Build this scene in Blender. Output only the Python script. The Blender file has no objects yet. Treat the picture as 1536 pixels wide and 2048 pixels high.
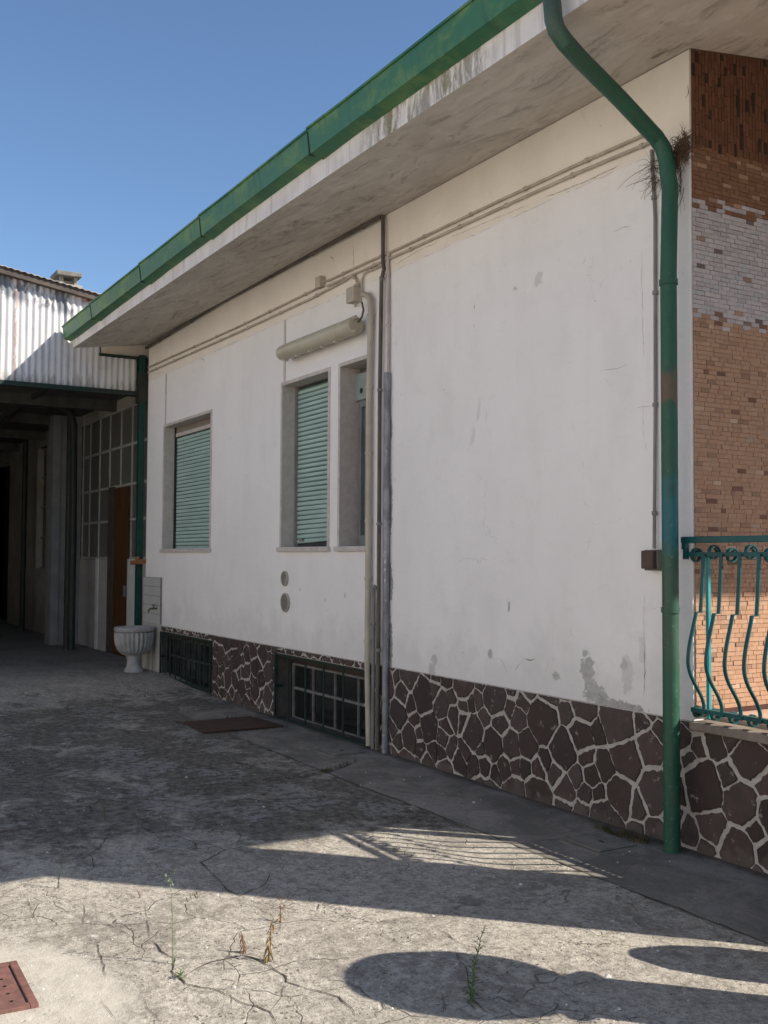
import bpy, bmesh, math, random
from mathutils import Vector, Matrix, noise
random.seed(7)
S = bpy.context.scene
COL = S.collection

# ------------------------------------------------------------------ camera
F_PX = 2100.0; YAW = .5306; PIT = .04347; ROLL = .00532; CH = 1.6; CD = 4.4467
fw = Vector((-math.cos(YAW)*math.cos(PIT), math.sin(YAW)*math.cos(PIT), math.sin(PIT)))
r0 = Vector((math.sin(YAW), math.cos(YAW), 0)); u0 = r0.cross(fw)
RR = r0*math.cos(ROLL)+u0*math.sin(ROLL); UU = u0*math.cos(ROLL)-r0*math.sin(ROLL)
CAM = Vector((0, -CD, CH))
cd = bpy.data.cameras.new('camera'); cam = bpy.data.objects.new('camera', cd); COL.objects.link(cam)
M = Matrix((RR, UU, -fw)).transposed().to_4x4(); M.translation = CAM; cam.matrix_world = M
cd.sensor_fit = 'HORIZONTAL'; cd.sensor_width = 36; cd.lens = F_PX*36/1536; cd.clip_end = 2000; cd.clip_start = .05
S.camera = cam
def ray(u, v): return fw+RR*((u-768)/F_PX)-UU*((v-1024)/F_PX)
def PY(u, v, y=0): d = ray(u, v); return CAM+d*((y-CAM.y)/d.y)      # point of the facade plane
def PX(u, v, x): d = ray(u, v); return CAM+d*((x-CAM.x)/d.x)
def PZ(u, v, z=0): d = ray(u, v); return CAM+d*((z-CAM.z)/d.z)

# ------------------------------------------------------------------ light
LX, LY, LZ = -.91, -.89, -1.0
elev = math.atan2(1, math.hypot(LX, LY))
w = bpy.data.worlds.new('World'); S.world = w; w.use_nodes = True
nt = w.node_tree; nt.nodes.clear()
sky = nt.nodes.new('ShaderNodeTexSky'); sky.sky_type = 'NISHITA'; sky.sun_disc = False
sky.sun_elevation = elev; sky.sun_rotation = math.atan2(-LX, -LY); sky.altitude = 200; sky.air_density = 1.0; sky.dust_density = .08; sky.ozone_density = 4.5
bg = nt.nodes.new('ShaderNodeBackground'); bg.inputs[1].default_value = .095
wo = nt.nodes.new('ShaderNodeOutputWorld'); nt.links.new(sky.outputs[0], bg.inputs[0]); nt.links.new(bg.outputs[0], wo.inputs[0])
sd = bpy.data.lights.new('sun', 'SUN'); sd.energy = 4.7; sd.angle = math.radians(.53); sd.color = (1, .925, .81)
so = bpy.data.objects.new('sun', sd); COL.objects.link(so)
so.rotation_euler = Vector((LX, LY, LZ)).to_track_quat('-Z', 'Y').to_euler()
S.view_settings.view_transform = 'Standard'; S.view_settings.look = 'None'; S.view_settings.exposure = .72; S.view_settings.gamma = 1

# ------------------------------------------------------------------ node helpers
class NT:
    def __init__(s, name):
        s.m = bpy.data.materials.new(name); s.m.use_nodes = True; s.t = s.m.node_tree
        s.b = s.t.nodes['Principled BSDF']; s.pos = s.t.nodes.new('ShaderNodeNewGeometry').outputs['Position']
        s.b.inputs['Specular IOR Level'].default_value = .3
    def _in(s, sock, v):
        if v is None: return
        if isinstance(v, bpy.types.NodeSocket): s.t.links.new(v, sock)
        else:
            if sock.type == 'RGBA' and not isinstance(v, (int, float)) and len(v) == 3: v = (*v, 1)
            sock.default_value = v
    def math(s, op, a, b=None, c=None):
        n = s.t.nodes.new('ShaderNodeMath'); n.operation = op
        for i, v in enumerate((a, b, c)): s._in(n.inputs[i], v)
        return n.outputs[0]
    def vm(s, op, a, b=None):
        n = s.t.nodes.new('ShaderNodeVectorMath'); n.operation = op
        s._in(n.inputs[0], a); s._in(n.inputs[1], b)
        return n.outputs['Value'] if op in ('LENGTH', 'DISTANCE', 'DOT_PRODUCT') else n.outputs[0]
    def noise(s, vec, scale, detail=4, rough=.55, dist=0, col=False):
        n = s.t.nodes.new('ShaderNodeTexNoise'); s._in(n.inputs['Vector'], vec)
        n.inputs['Scale'].default_value = scale; n.inputs['Detail'].default_value = detail
        n.inputs['Roughness'].default_value = rough; n.inputs['Distortion'].default_value = dist
        return n.outputs[1 if col else 0]
    def voro(s, vec, scale, feat='F1', out=0, rnd=1):
        n = s.t.nodes.new('ShaderNodeTexVoronoi'); n.feature = feat; s._in(n.inputs['Vector'], vec)
        n.inputs['Scale'].default_value = scale; n.inputs['Randomness'].default_value = rnd
        return n.outputs[out]
    def ramp(s, v, a, b, lo=0, hi=1, smooth=True):
        n = s.t.nodes.new('ShaderNodeMapRange'); n.interpolation_type = 'SMOOTHSTEP' if smooth else 'LINEAR'
        s._in(n.inputs[0], v)
        for i, x in enumerate((a, b, lo, hi)): s._in(n.inputs[i+1], x)
        return n.outputs[0]
    def mix(s, f, a, b, mode='MIX'):
        n = s.t.nodes.new('ShaderNodeMix'); n.data_type = 'RGBA'; n.blend_type = mode
        s._in(n.inputs[0], f); s._in(n.inputs[6], a); s._in(n.inputs[7], b)
        return n.outputs[2]
    def sep(s, v=None):
        n = s.t.nodes.new('ShaderNodeSeparateXYZ'); s._in(n.inputs[0], v or s.pos); return n.outputs
    def scl(s, v, k): return s.vm('MULTIPLY', v, k)
    def bump(s, h, strength=.3, dist=.01, prev=None):
        n = s.t.nodes.new('ShaderNodeBump'); n.inputs['Strength'].default_value = strength
        n.inputs['Distance'].default_value = dist; s._in(n.inputs['Height'], h)
        if prev: s._in(n.inputs['Normal'], prev)
        return n.outputs[0]
    def attr(s, name):
        n = s.t.nodes.new('ShaderNodeAttribute'); n.attribute_name = name; return n.outputs[0]
    def out(s, col=None, rough=None, normal=None, metal=None, spec=None):
        s._in(s.b.inputs['Base Color'], col); s._in(s.b.inputs['Roughness'], rough)
        s._in(s.b.inputs['Normal'], normal); s._in(s.b.inputs['Metallic'], metal)
        s._in(s.b.inputs['Specular IOR Level'], spec); return s.m

def simple(name, c1, c2=None, scale=6, rough=.6, metal=0, bump=.15, stretch=(1, 1, 1), lo=.35, hi=.65, c3=None, s3=25, t3=.62):
    n = NT(name); v = n.scl(n.pos, stretch); c2 = c2 or tuple(x*.75 for x in c1)
    a = n.noise(v, scale, 5, .6); col = n.mix(n.ramp(a, lo, hi), c1, c2)
    if c3: col = n.mix(n.ramp(n.noise(v, s3, 4, .6), t3, t3+.08), col, c3)
    return n.out(col, rough, n.bump(n.noise(v, scale*6, 4), bump, .004), metal)

# ------------------------------------------------------------------ materials
def m_plaster():
    n = NT('plaster'); x, y, z = n.sep()
    big = n.noise(n.pos, .7, 3); mid = n.noise(n.scl(n.pos, (1, 1, .5)), 2.6, 5, .6); fine = n.noise(n.pos, 22, 4, .7)
    col = n.mix(n.ramp(big, .3, .7), (.885, .855, .845), (.835, .805, .795))
    col = n.mix(n.ramp(mid, .45, .75, 0, .35), col, (.72, .69, .665))
    # upper coat of older cream paint, ragged edge
    edge = n.math('ADD', z, n.ramp(n.noise(n.pos, 6, 5), .3, .7, -.010, .010, False))
    upz = n.ramp(edge, 3.98, 4.01)
    col = n.mix(upz, col, n.mix(n.ramp(mid, .35, .7), (.86, .795, .715), (.81, .74, .66)))
    # paint edge line
    ln = n.math('MULTIPLY', n.ramp(n.math('ABSOLUTE', n.math('SUBTRACT', edge, 3.99)), .0, .007, 1, 0), n.ramp(n.noise(n.pos, 5, 3), .42, .6))
    col = n.mix(n.math('MULTIPLY', ln, .5), col, (.33, .29, .26))
    # splash dirt just above the plinth
    dz = n.math('ADD', z, n.ramp(n.noise(n.pos, 3.5, 5, .65), .3, .7, -.25, .2, False))
    col = n.mix(n.ramp(dz, .7, 1.1, .28, 0), col, (.50, .49, .48))
    # bare grey render where the paint has gone
    mask = None; nz = n.noise(n.pos, 16, 5, .7)
    for (px, pz, rx, rz, k) in PATCH:
        d = n.vm('LENGTH', n.scl(n.vm('SUBTRACT', n.pos, (px, 0, pz)), (1/rx, 0, 1/rz)))
        m = n.math('MULTIPLY', n.ramp(n.math('ADD', d, n.ramp(nz, .3, .7, -.55, .55, False)), .75, .95, 1, 0), k)
        mask = m if mask is None else n.math('MAXIMUM', mask, m)
    col = n.mix(mask, col, n.mix(n.ramp(fine, .35, .65), (.46, .445, .43), (.33, .32, .31)))
    # tiny chips
    sp = n.math('MULTIPLY', n.ramp(n.voro(n.pos, 3.2), .0, .04, 1, 0), n.ramp(n.noise(n.pos, 1.2, 2), .52, .6))
    col = n.mix(n.math('MULTIPLY', sp, .6), col, (.3, .28, .26))
    tr = n.noise(n.scl(n.pos, (1, 1, 1.6)), 5.5, 6, .7, .6); rn = n.noise(n.scl(n.pos, (7, 1, .5)), 1.0, 4, .6)
    col = n.mix(n.ramp(tr, .55, .75, 0, .16), col, (.52, .49, .46)); col = n.mix(n.math('MULTIPLY', n.ramp(rn, .56, .72), .04), col, (.45, .42, .39))
    hw = n.voro(n.vm('ADD', n.pos, n.scl(n.vm('SUBTRACT', n.noise(n.pos, 2.5, 5, .6, col=True), (.5,.5,.5)), (.5, 0, .5))), 1.15, 'DISTANCE_TO_EDGE')
    hl = n.math('MULTIPLY', n.ramp(hw, .0005, .004, 1, 0), n.math('MULTIPLY', n.ramp(n.noise(n.pos, 1.4, 3), .5, .58), n.ramp(n.noise(n.pos, 8, 3), .42, .52)))
    col = n.mix(n.math('MULTIPLY', hl, .25), col, (.36, .33, .30))
    fl = n.math('MULTIPLY', n.ramp(n.noise(n.pos, 7, 7, .78), .68, .72), n.ramp(n.noise(n.pos, .8, 2), .5, .62)); col = n.mix(n.math('MULTIPLY', fl, .15), col, (.50, .47, .44))
    h = n.math('ADD', n.math('MULTIPLY', mid, .8), n.math('MULTIPLY', fine, .25)); h = n.math('ADD', h, n.math('MULTIPLY', tr, .7)); h = n.math('SUBTRACT', h, n.math('MULTIPLY', fl, .3))
    h = n.math('SUBTRACT', h, n.math('MULTIPLY', mask, .35))
    h = n.math('SUBTRACT', h, n.math('MULTIPLY', upz, .25))
    return n.out(col, .9, n.bump(h, .5, .014), spec=.1)
PATCH = []
for (u, v, rx, rz, k) in [(1175,1345,.07,.11,.8),(1188,1388,.1,.08,.8),(1210,1408,.14,.05,.9),(1262,1416,.13,.03,1),(1235,1412,.08,.05,1),(1170,1306,.03,.03,.8),
        (980,1308,.035,.04,.7),(1112,1352,.05,.03,.6),(868,1322,.05,.05,.5),(864,1340,.06,.06,.5),(1255,1350,.06,.12,.35),(1248,1330,.03,.04,.6),(1285,1300,.03,.1,.25),
        (1018,1215,.015,.04,.8),(781,1170,.045,.16,1),(781,1010,.035,.24,1),(781,1290,.04,.22,1),(782,860,.025,.1,.9),(739,1195,.02,.07,.0),(600,1180,.02,.02,.5),(690,1190,.02,.03,.5),(650,1200,.015,.02,.6),(1077,560,.06,.05,.35),(1030,577,.03,.02,.4)]:
    p = PY(u, v); PATCH.append((p.x, p.z, rx, rz, k))
PLASTER = m_plaster()
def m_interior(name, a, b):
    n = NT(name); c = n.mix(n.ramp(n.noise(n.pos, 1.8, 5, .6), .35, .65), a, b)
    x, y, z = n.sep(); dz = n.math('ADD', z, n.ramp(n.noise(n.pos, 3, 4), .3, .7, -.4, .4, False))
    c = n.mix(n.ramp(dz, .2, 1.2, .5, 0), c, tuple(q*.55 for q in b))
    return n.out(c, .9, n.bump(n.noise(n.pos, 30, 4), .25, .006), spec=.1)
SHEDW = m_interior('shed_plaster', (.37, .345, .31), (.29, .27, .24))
def m_soffit():
    n = NT('soffit'); v = n.vm('ADD', n.scl(n.pos, (.9, 3.0, 0)), n.scl(n.vm('SUBTRACT', n.noise(n.pos, 1.2, 3, col=True), (.5,.5,.5)), (1.2, 1.2, 0)))
    a = n.noise(v, 1.5, 7, .65, .6); b = n.noise(n.pos, 7, 5, .65); c = n.mix(n.ramp(a, .36, .62), (.64, .595, .525), (.54, .495, .435))
    c = n.mix(n.ramp(n.noise(v, 3.4, 6, .7, .8), .50, .70, 0, .75), c, (.30, .265, .225))
    c = n.mix(n.ramp(b, .56, .68, 0, .4), c, (.74, .70, .64)); c = n.mix(n.math('MULTIPLY', n.ramp(n.noise(n.pos, 1.0, 6, .7), .54, .68), n.ramp(n.noise(n.scl(n.pos, (2, 6, 0)), 2.5, 6, .7), .42, .6)), c, (.24, .21, .17))
    c = n.mix(n.ramp(n.noise(n.pos, 1.1, 3), .62, .74, 0, .35), c, (.36, .26, .20))
    return n.out(c, .92, n.bump(n.math('ADD', b, n.math('MULTIPLY', n.noise(n.pos, 45, 4), .3)), .3, .01), spec=.1)
SOFFIT = m_soffit()
def m_fascia():
    n = NT('fascia'); v = n.scl(n.pos, (9, 1, .7)); x, y, z = n.sep()
    st = n.noise(v, 1.3, 5, .7); zone = n.noise(n.scl(n.pos, (1, 0, 0)), 1.15, 2)
    c = n.mix(n.ramp(n.noise(n.pos, 4, 5), .4, .7), (.80, .75, .73), (.68, .63, .61))
    c = n.mix(n.ramp(st, .52, .7, 0, .55), c, (.38, .35, .32))
    xz = n.math('MULTIPLY', n.ramp(x, -6.25, -5.9), n.ramp(x, -4.75, -4.55, 1, 0))
    g = n.math('MULTIPLY', n.ramp(n.noise(n.scl(n.pos, (4, 1, 1.2)), 3, 6, .75, .6), .42, .58, 0, .85), n.math('MAXIMUM', xz, n.ramp(zone, .62, .7, 0, .8)))
    c = n.mix(g, c, n.mix(n.ramp(n.noise(n.scl(n.pos, (5, 1, .6)), 2, 4), .42, .58), n.mix(n.ramp(n.noise(n.pos, 30, 4), .4, .6), (.15, .15, .05), (.24, .19, .11)), (.27, .26, .23)))
    return n.out(c, .9, n.bump(n.noise(n.pos, 25, 5), .4, .008), spec=.1)
FASCIA = m_fascia()
def m_gutter(name='gutter_green', base=(.035, .15, .075), pale=(.15, .27, .10)):
    n = NT(name); v = n.scl(n.pos, (1.2, 1, 2.5)); a = n.noise(v, 2.2, 6, .65, .5)
    c = n.mix(n.ramp(a, .42, .7), base, pale); c = n.mix(n.ramp(n.noise(n.scl(n.pos, (14, 1, 1)), 1.4, 3), .5, .75, 0, .5), c, tuple(q*.55 for q in base))
    c = n.mix(n.ramp(n.noise(n.pos, 24, 5, .7), .60, .68, 0, .7), c, (.13, .11, .05))
    return n.out(c, n.ramp(a, .3, .7, .4, .6), n.bump(n.noise(n.pos, 9, 3), .15, .01), spec=.35)
GUTTER = m_gutter()
def m_downpipe():
    n = NT('downpipe_green'); x, y, z = n.sep(); a = n.noise(n.scl(n.pos, (1, 1, .5)), 7, 5, .65)
    c = n.mix(n.ramp(a, .35, .7), (.014, .075, .045), (.022, .10, .062))
    zz = n.math('ADD', z, n.ramp(n.noise(n.pos, 5, 4), .3, .7, -.12, .12, False))
    c = n.mix(n.math('MULTIPLY', n.ramp(zz, 1.55, 1.65), n.ramp(zz, 1.95, 2.1, 1, 0)), c, (.012, .11, .125))
    c = n.mix(n.math('MULTIPLY', n.ramp(zz, .75, 1.25), n.ramp(zz, 1.4, 1.75, .4, 0)), c, (.07, .10, .07))
    c = n.mix(n.math('MULTIPLY', n.ramp(zz, 2.47, 2.55), n.ramp(zz, 2.58, 2.68, .75, 0)), c, (.14, .075, .05))
    c = n.mix(n.ramp(z, 4.1, 4.25, 0, .5), c, (.08, .085, .07))
    c = n.mix(n.ramp(n.noise(n.scl(n.pos, (1, 1, .35)), 16, 5, .7), .56, .68, 0, .5), c, (.07, .06, .04)); c = n.mix(n.math('MULTIPLY', n.ramp(n.noise(n.pos, 40, 5, .7), .6, .66), n.ramp(z, 1.0, 2.6, .8, .2)), c, (.16, .19, .15))
    return n.out(c, n.ramp(a, .3, .7, .38, .6), n.bump(n.noise(n.pos, 35, 3), .2, .004), spec=.4)
DOWNP = m_downpipe()
TEAL = simple('railing_teal', (.008, .085, .095), (.010, .06, .06), 5, .42, c3=(.06, .05, .03), s3=40, t3=.68)
DGREEN = simple('dark_green_iron', (.012, .035, .028), (.02, .028, .022), 6, .55)
SGREEN = simple('steel_green', (.008, .055, .04), (.006, .035, .028), 4, .5, c3=(.03, .02, .015), s3=20, t3=.66)
DARKP = simple('dark_pipe', (.02, .028, .024), (.035, .035, .03), 5, .6)
BEIGE = simple('beige_pvc', (.50, .45, .37), (.42, .375, .31), 5, .5)
LAMPM = simple('lamp_beige', (.50, .46, .36), (.43, .39, .30), 3, .35, c3=(.18, .15, .1), s3=30, t3=.7)
CONDM = simple('conduit_painted', (.52, .46, .39), (.40, .35, .295), 9, .6)
BROWNC = simple('brown_cable', (.135, .11, .095), (.09, .075, .065), 6, .6)
GREYC = simple('grey_conduit', (.20, .19, .185), (.26, .24, .23), 6, .6)
PINKP = simple('painted_strip', (.52, .46, .45), (.43, .36, .35), 8, .8, c3=(.25, .12, .08), s3=9, t3=.68)
ZINC = simple('zinc', (.30, .31, .33), (.17, .175, .185), 9, .5, .25, stretch=(1, 1, .6), c3=(.5, .5, .5), s3=26, t3=.62)
RUST = simple('rust', (.17, .075, .04), (.10, .045, .03), 14, .85)
TRUNK = simple('painted_trunking', (.60, .55, .53), (.53, .48, .47), 8, .8)
STONEJ = simple('jamb_stone', (.56, .50, .46), (.48, .43, .395), 14, .7, c3=(.42, .375, .34), s3=45, t3=.6)
FRAMEW = simple('window_surround', (.60, .55, .52), (.50, .45, .42), 10, .7)
WFRAME = simple('white_frame', (.50, .50, .48), (.38, .38, .36), 8, .6)
SHUT = None
def m_shut():
    n = NT('shutter_slats'); x, y, z = n.sep(); a = n.noise(n.scl(n.pos, (1, 1, 6)), 2.5, 4)
    c = n.mix(n.ramp(a, .35, .65), (.42, .57, .52), (.36, .50, .46))
    # rows of small light slots in the upper part of every slat
    fx = n.math('FRACT', n.math('MULTIPLY', x, 50)); fz = n.math('FRACT', n.math('DIVIDE', n.math('SUBTRACT', z, 1.7), .047))
    d = n.math('MULTIPLY', n.ramp(fx, .45, .55), n.ramp(n.math('ABSOLUTE', n.math('SUBTRACT', fz, .93)), .03, .05, 1, 0))
    d = n.math('MULTIPLY', d, n.ramp(n.noise(n.scl(n.pos, (.3, 0, 1)), 5, 2), .46, .54))
    c = n.mix(n.ramp(n.math('ABSOLUTE', n.math('SUBTRACT', fz, .87)), .05, .12, .5, 0), c, (.07, .11, .10)); c = n.mix(d, c, (.02, .03, .03)); c = n.mix(n.ramp(n.noise(n.pos, 5, 5), .6, .75, 0, .3), c, (.33, .36, .32))
    return n.out(c, .45, spec=.35)
SHUT = m_shut()
def m_glass(name='dark_glass', c=(.012, .014, .014), r=.08):
    n = NT(name); return n.out(n.mix(n.ramp(n.noise(n.pos, .8, 2), .3, .8), c, tuple(q*1.3+.003 for q in c)), r, spec=.5)
GLASS = m_glass()
GLASSD = m_glass('dusty_glass', (.11, .105, .095), .45)
BLACK = simple('black_interior', (.008, .008, .008), (.012, .012, .01), 3, .9)
DOORM = simple('red_brown_door', (.10, .045, .016), (.06, .026, .010), 4, .6, stretch=(6, 6, .6))
PORC = simple('basin_cement', (.40, .39, .375), (.30, .29, .28), 7, .6)
TILE = simple('white_tile', (.56, .56, .55), (.50, .50, .49), 3, .35)
BRASS = simple('brass', (.16, .12, .06), (.10, .075, .04), 20, .4, .8)
WOOD = simple('old_wood', (.30, .14, .06), (.20, .085, .04), 5, .8, stretch=(1, 1, 8))
TWIG = simple('dry_twigs', (.13, .08, .05), (.065, .042, .027), 20, .9)
DARKTRIM = simple('roof_trim', (.10, .08, .065), (.07, .055, .05), 5, .8)
REDT = simple('roof_tile', (.26, .12, .075), (.20, .095, .06), 5, .85)
CHIM = simple('chimney_cement', (.36, .32, .27), (.25, .22, .18), 9, .9)
STONEP = simple('shadow_caster_stone', (.42, .40, .36), (.33, .31, .28), 9, .9)
FLOORT = simple('porch_floor_tile', (.50, .36, .28), (.44, .31, .24), 5, .5)
SILLS = simple('parapet_cap_stone', (.24, .20, .165), (.17, .14, .115), 8, .8, c3=(.12, .10, .08), s3=14, t3=.6)
SKIRT = simple('dark_skirting', (.09, .03, .02), (.06, .022, .016), 5, .6)
LEAF = simple('weed_green', (.10, .15, .035), (.06, .10, .022), 20, .7)
SAGE = simple('weed_pale', (.19, .24, .12), (.13, .17, .08), 20, .7)
DRY = simple('weed_dry', (.20, .10, .045), (.13, .06, .03), 20, .8)
PEB = simple('pale_chips', (.55, .54, .52), (.42, .41, .39), 20, .8)
CRACKW = simple('wall_crack_dark', (.20, .17, .15), (.13, .11, .10), 10, .95)
def m_corr():
    n = NT('corrugated_white'); x, y, z = n.sep()
    st = n.noise(n.scl(n.pos, (1, 16, .6)), 1.2, 5, .65); a = n.noise(n.pos, 3, 5, .6)
    c = n.mix(n.ramp(st, .4, .7), (.66, .65, .65), (.50, .48, .48))
    c = n.mix(n.ramp(a, .55, .7, 0, .35), c, (.38, .36, .35))
    # weathered blue grey band below the roof edge
    top = n.math('SUBTRACT', n.math('SUBTRACT', 4.97, n.math('MULTIPLY', y, .16)), z)
    band = n.math('MULTIPLY', n.ramp(top, .26, .4, 1, 0), n.ramp(n.math('ADD', n.noise(n.scl(n.pos, (1, 2, 1)), 4, 4, .6), n.ramp(y, -1.1, -.8, 0, -.4)), .42, .54))
    c = n.mix(n.math('MULTIPLY', band, .85), c, (.12, .135, .16))
    rl = n.math('MULTIPLY', n.ramp(n.math('ABSOLUTE', n.math('ADD', y, n.math('ADD', 1.735, n.ramp(n.noise(n.scl(n.pos, (0, 0, 1)), 5, 3), .3, .7, -.02, .02)))), .002, .028, 1, 0), n.ramp(n.noise(n.pos, 6, 3), .3, .6))
    c = n.mix(n.math('MULTIPLY', rl, .75), c, (.30, .15, .09))
    rr = n.math('MULTIPLY', n.ramp(n.math('ABSOLUTE', n.math('ADD', y, .83)), .03, .1, 1, 0), n.math('MULTIPLY', n.ramp(z, 4.95, 5.05), n.ramp(n.noise(n.pos, 12, 4), .4, .55)))
    c = n.mix(rr, c, (.25, .10, .06))
    lo = n.ramp(n.math('ADD', z, n.ramp(n.noise(n.scl(n.pos, (1, 6, 1)), 4, 4), .3, .7, -.1, .1)), 3.86, 4.0, .7, 0)
    c = n.mix(lo, c, (.30, .26, .23))
    return n.out(c, .6, n.bump(a, .1, .01), spec=.25)
CORR = m_corr()
def m_stone():
    n = NT('porphyry_stone'); a = n.noise(n.pos, 9, 6, .65); f = n.noise(n.scl(n.pos, (1, 1, .35)), 60, 4, .7)
    c = n.mix(n.ramp(a, .35, .7), n.attr('Col'), n.mix(.5, n.attr('Col'), (.045, .04, .035)))
    c = n.mix(n.ramp(f, .6, .75, 0, .45), c, (.17, .14, .13)); c = n.mix(n.ramp(n.noise(n.pos, 13, 5, .7), .61, .69, 0, .8), c, (.30, .27, .24))
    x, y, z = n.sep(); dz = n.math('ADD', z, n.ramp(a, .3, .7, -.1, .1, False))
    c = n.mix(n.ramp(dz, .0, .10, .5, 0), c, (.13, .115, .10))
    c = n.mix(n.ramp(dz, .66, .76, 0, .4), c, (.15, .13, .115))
    return n.out(c, .75, n.bump(n.math('ADD', a, n.math('MULTIPLY', f, .5)), .9, .012), spec=.25)
STONE = m_stone()
MORTAR = simple('pale_mortar', (.50, .47, .435), (.40, .375, .345), 16, .95, bump=.6, c3=(.27, .245, .22), s3=12, t3=.66)
def m_brick():
    n = NT('brick_slips'); a = n.noise(n.pos, 40, 4, .7)
    c = n.mix(n.ramp(a, .35, .7, 0, .35), n.attr('Col'), n.mix(.5, n.attr('Col'), (.12, .06, .04)))
    return n.out(c, .85, n.bump(a, .5, .004), spec=.15)
BRICK = m_brick()
def m_grout():
    n = NT('grout'); z = n.sep()[2]; c = n.mix(n.ramp(n.math('ABSOLUTE', n.math('SUBTRACT', z, 3.3)), .30, .36), (.16, .125, .115), (.38, .25, .175))
    c = n.mix(n.ramp(z, 3.6, 3.7), c, (.13, .07, .045)); return n.out(c, .95)
GROUT = m_grout()
def m_ground():
    n = NT('old_concrete'); x, y, z = n.sep(); P = n.scl(n.pos, (1, 1, 0))
    wob = n.scl(n.vm('SUBTRACT', n.noise(P, 2.6, 3, .5, col=True), (.5, .5, .5)), (.3, .3, 0)); Q = n.vm('ADD', P, wob)
    big = n.noise(P, .55, 4, .6); mid = n.noise(P, 2.7, 6, .68, .4); fine = n.noise(P, 45, 5, .75); grit = n.noise(P, 150, 3, .8)
    c = n.mix(n.ramp(mid, .34, .66), (.56, .51, .435), (.40, .36, .305))
    c = n.mix(n.ramp(fine, .44, .66, 0, .8), c, (.19, .172, .148))
    c = n.mix(n.ramp(grit, .56, .66, 0, .7), c, (.68, .64, .56))
    c = n.mix(n.ramp(grit, .45, .36, 0, .6), c, (.12, .105, .088))
    pit = n.noise(P, 15, 6, .8); c = n.mix(n.ramp(pit, .5, .62, 0, .6), c, (.20, .18, .15)); c = n.mix(n.ramp(pit, .47, .38, 0, .5), c, (.66, .61, .53))
    pits = n.math('MULTIPLY', n.ramp(n.voro(P, 34), .16, .24, 1, 0), n.ramp(n.noise(P, 3.1, 4), .48, .6)); c = n.mix(n.math('MULTIPLY', pits, .75), c, (.09, .08, .065))
    c = n.mix(n.math('MULTIPLY', n.ramp(n.noise(Q, 1.15, 6, .72), .5, .64, 0, .6), n.ramp(pit, .40, .52)), c, (.215, .195, .165))
    # lost top skin and dirt, plus shade of the mid yard painted in
    far = n.math('MULTIPLY', n.ramp(n.math('SUBTRACT', n.math('MULTIPLY', y, .25), x), 4.2, 5.6), n.ramp(x, -13.5, -10.5))
    worn_shade = n.math('ADD', n.noise(Q, 1.6, 8, .78, .3), n.math('SUBTRACT', n.math('MULTIPLY', far, .25), .09))
    c = n.mix(n.ramp(worn_shade, .52, .66, 0, .85), c, n.mix(n.ramp(pit, .38, .62), (.21, .19, .16), (.065, .06, .052)))
    # lighter surviving plates
    pl = n.voro(Q, 2.3, 'F1', 1); ps = n.sep(pl)[0]; pe = n.voro(Q, 2.3, 'DISTANCE_TO_EDGE')
    plate = n.math('MULTIPLY', n.math('MULTIPLY', n.ramp(ps, .66, .70), n.ramp(n.math('ADD', pe, n.ramp(pit, .3, .7, .05, -.05, False)), .05, .09)), far)
    c = n.mix(n.math('MULTIPLY', n.math('MULTIPLY', plate, n.ramp(pit, .58, .44)), .8), c, n.mix(n.ramp(fine, .4, .7), (.36, .345, .32), (.24, .23, .215)))
    # fine crack net, patchy
    e1 = n.voro(Q, 2.3, 'DISTANCE_TO_EDGE'); pm = n.ramp(n.noise(P, .9, 3), .46, .56)
    cr = n.math('MULTIPLY', n.ramp(e1, .001, .009, .55, 0), n.math('MULTIPLY', n.ramp(n.noise(P, .9, 3), .47, .56), n.ramp(n.noise(P, 7, 4), .40, .5)))
    Q2 = n.vm('ADD', P, n.scl(wob, (.6, .6, 0))); e2 = n.voro(Q2, 6.5, 'DISTANCE_TO_EDGE')
    cr2 = n.math('MULTIPLY', n.ramp(e2, .002, .018, .5, 0), n.math('MULTIPLY', n.ramp(n.noise(P, 1.7, 3), .52, .60), n.ramp(n.noise(P, 9, 4), .40, .52)))
    cr = n.math('MAXIMUM', cr, cr2)
    # apron along the wall: smoother and greyer
    ax = n.math('MULTIPLY', n.ramp(n.math('ADD', y, n.ramp(mid, .3, .7, -.02, .02, False)), -.815, -.80), n.ramp(x, -10.6, -10.2))
    ac = n.mix(n.ramp(n.noise(P, 2.1, 7, .7, .5), .35, .65), (.31, .285, .25), (.175, .162, .143)); ac = n.mix(n.ramp(pit, .5, .62, 0, .35), ac, (.12, .11, .095)); ac = n.mix(n.ramp(fine, .5, .7, 0, .4), ac, (.14, .13, .115))
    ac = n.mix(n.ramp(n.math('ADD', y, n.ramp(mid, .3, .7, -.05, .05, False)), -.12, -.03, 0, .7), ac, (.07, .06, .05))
    c = n.mix(ax, c, ac); cr = n.math('MULTIPLY', cr, n.ramp(ax, 0, 1, 1, .15))
    # smooth repair around the rusty cover in front
    d = n.vm('LENGTH', n.scl(n.vm('SUBTRACT', P, (-3.95, -3.78, 0)), (1.25, 1.5, 0))); rp = n.ramp(n.math('ADD', d, n.ramp(n.noise(P, 1.6, 3, .5), .3, .7, -.14, .14, False)), .68, .9, .9, 0)
    c = n.mix(rp, c, n.mix(n.ramp(n.noise(P, 14, 5, .7), .4, .7), (.53, .49, .42), (.43, .395, .335))); cr = n.math('MULTIPLY', cr, n.ramp(rp, 0, 1, 1, 0))
    c = n.mix(n.math('MULTIPLY', cr, .9), c, (.075, .06, .05))
    # darker grey towards and beneath the canopy
    c = n.mix(n.ramp(x, -12.2, -15.5, 0, .5), c, (.10, .10, .095))
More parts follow.
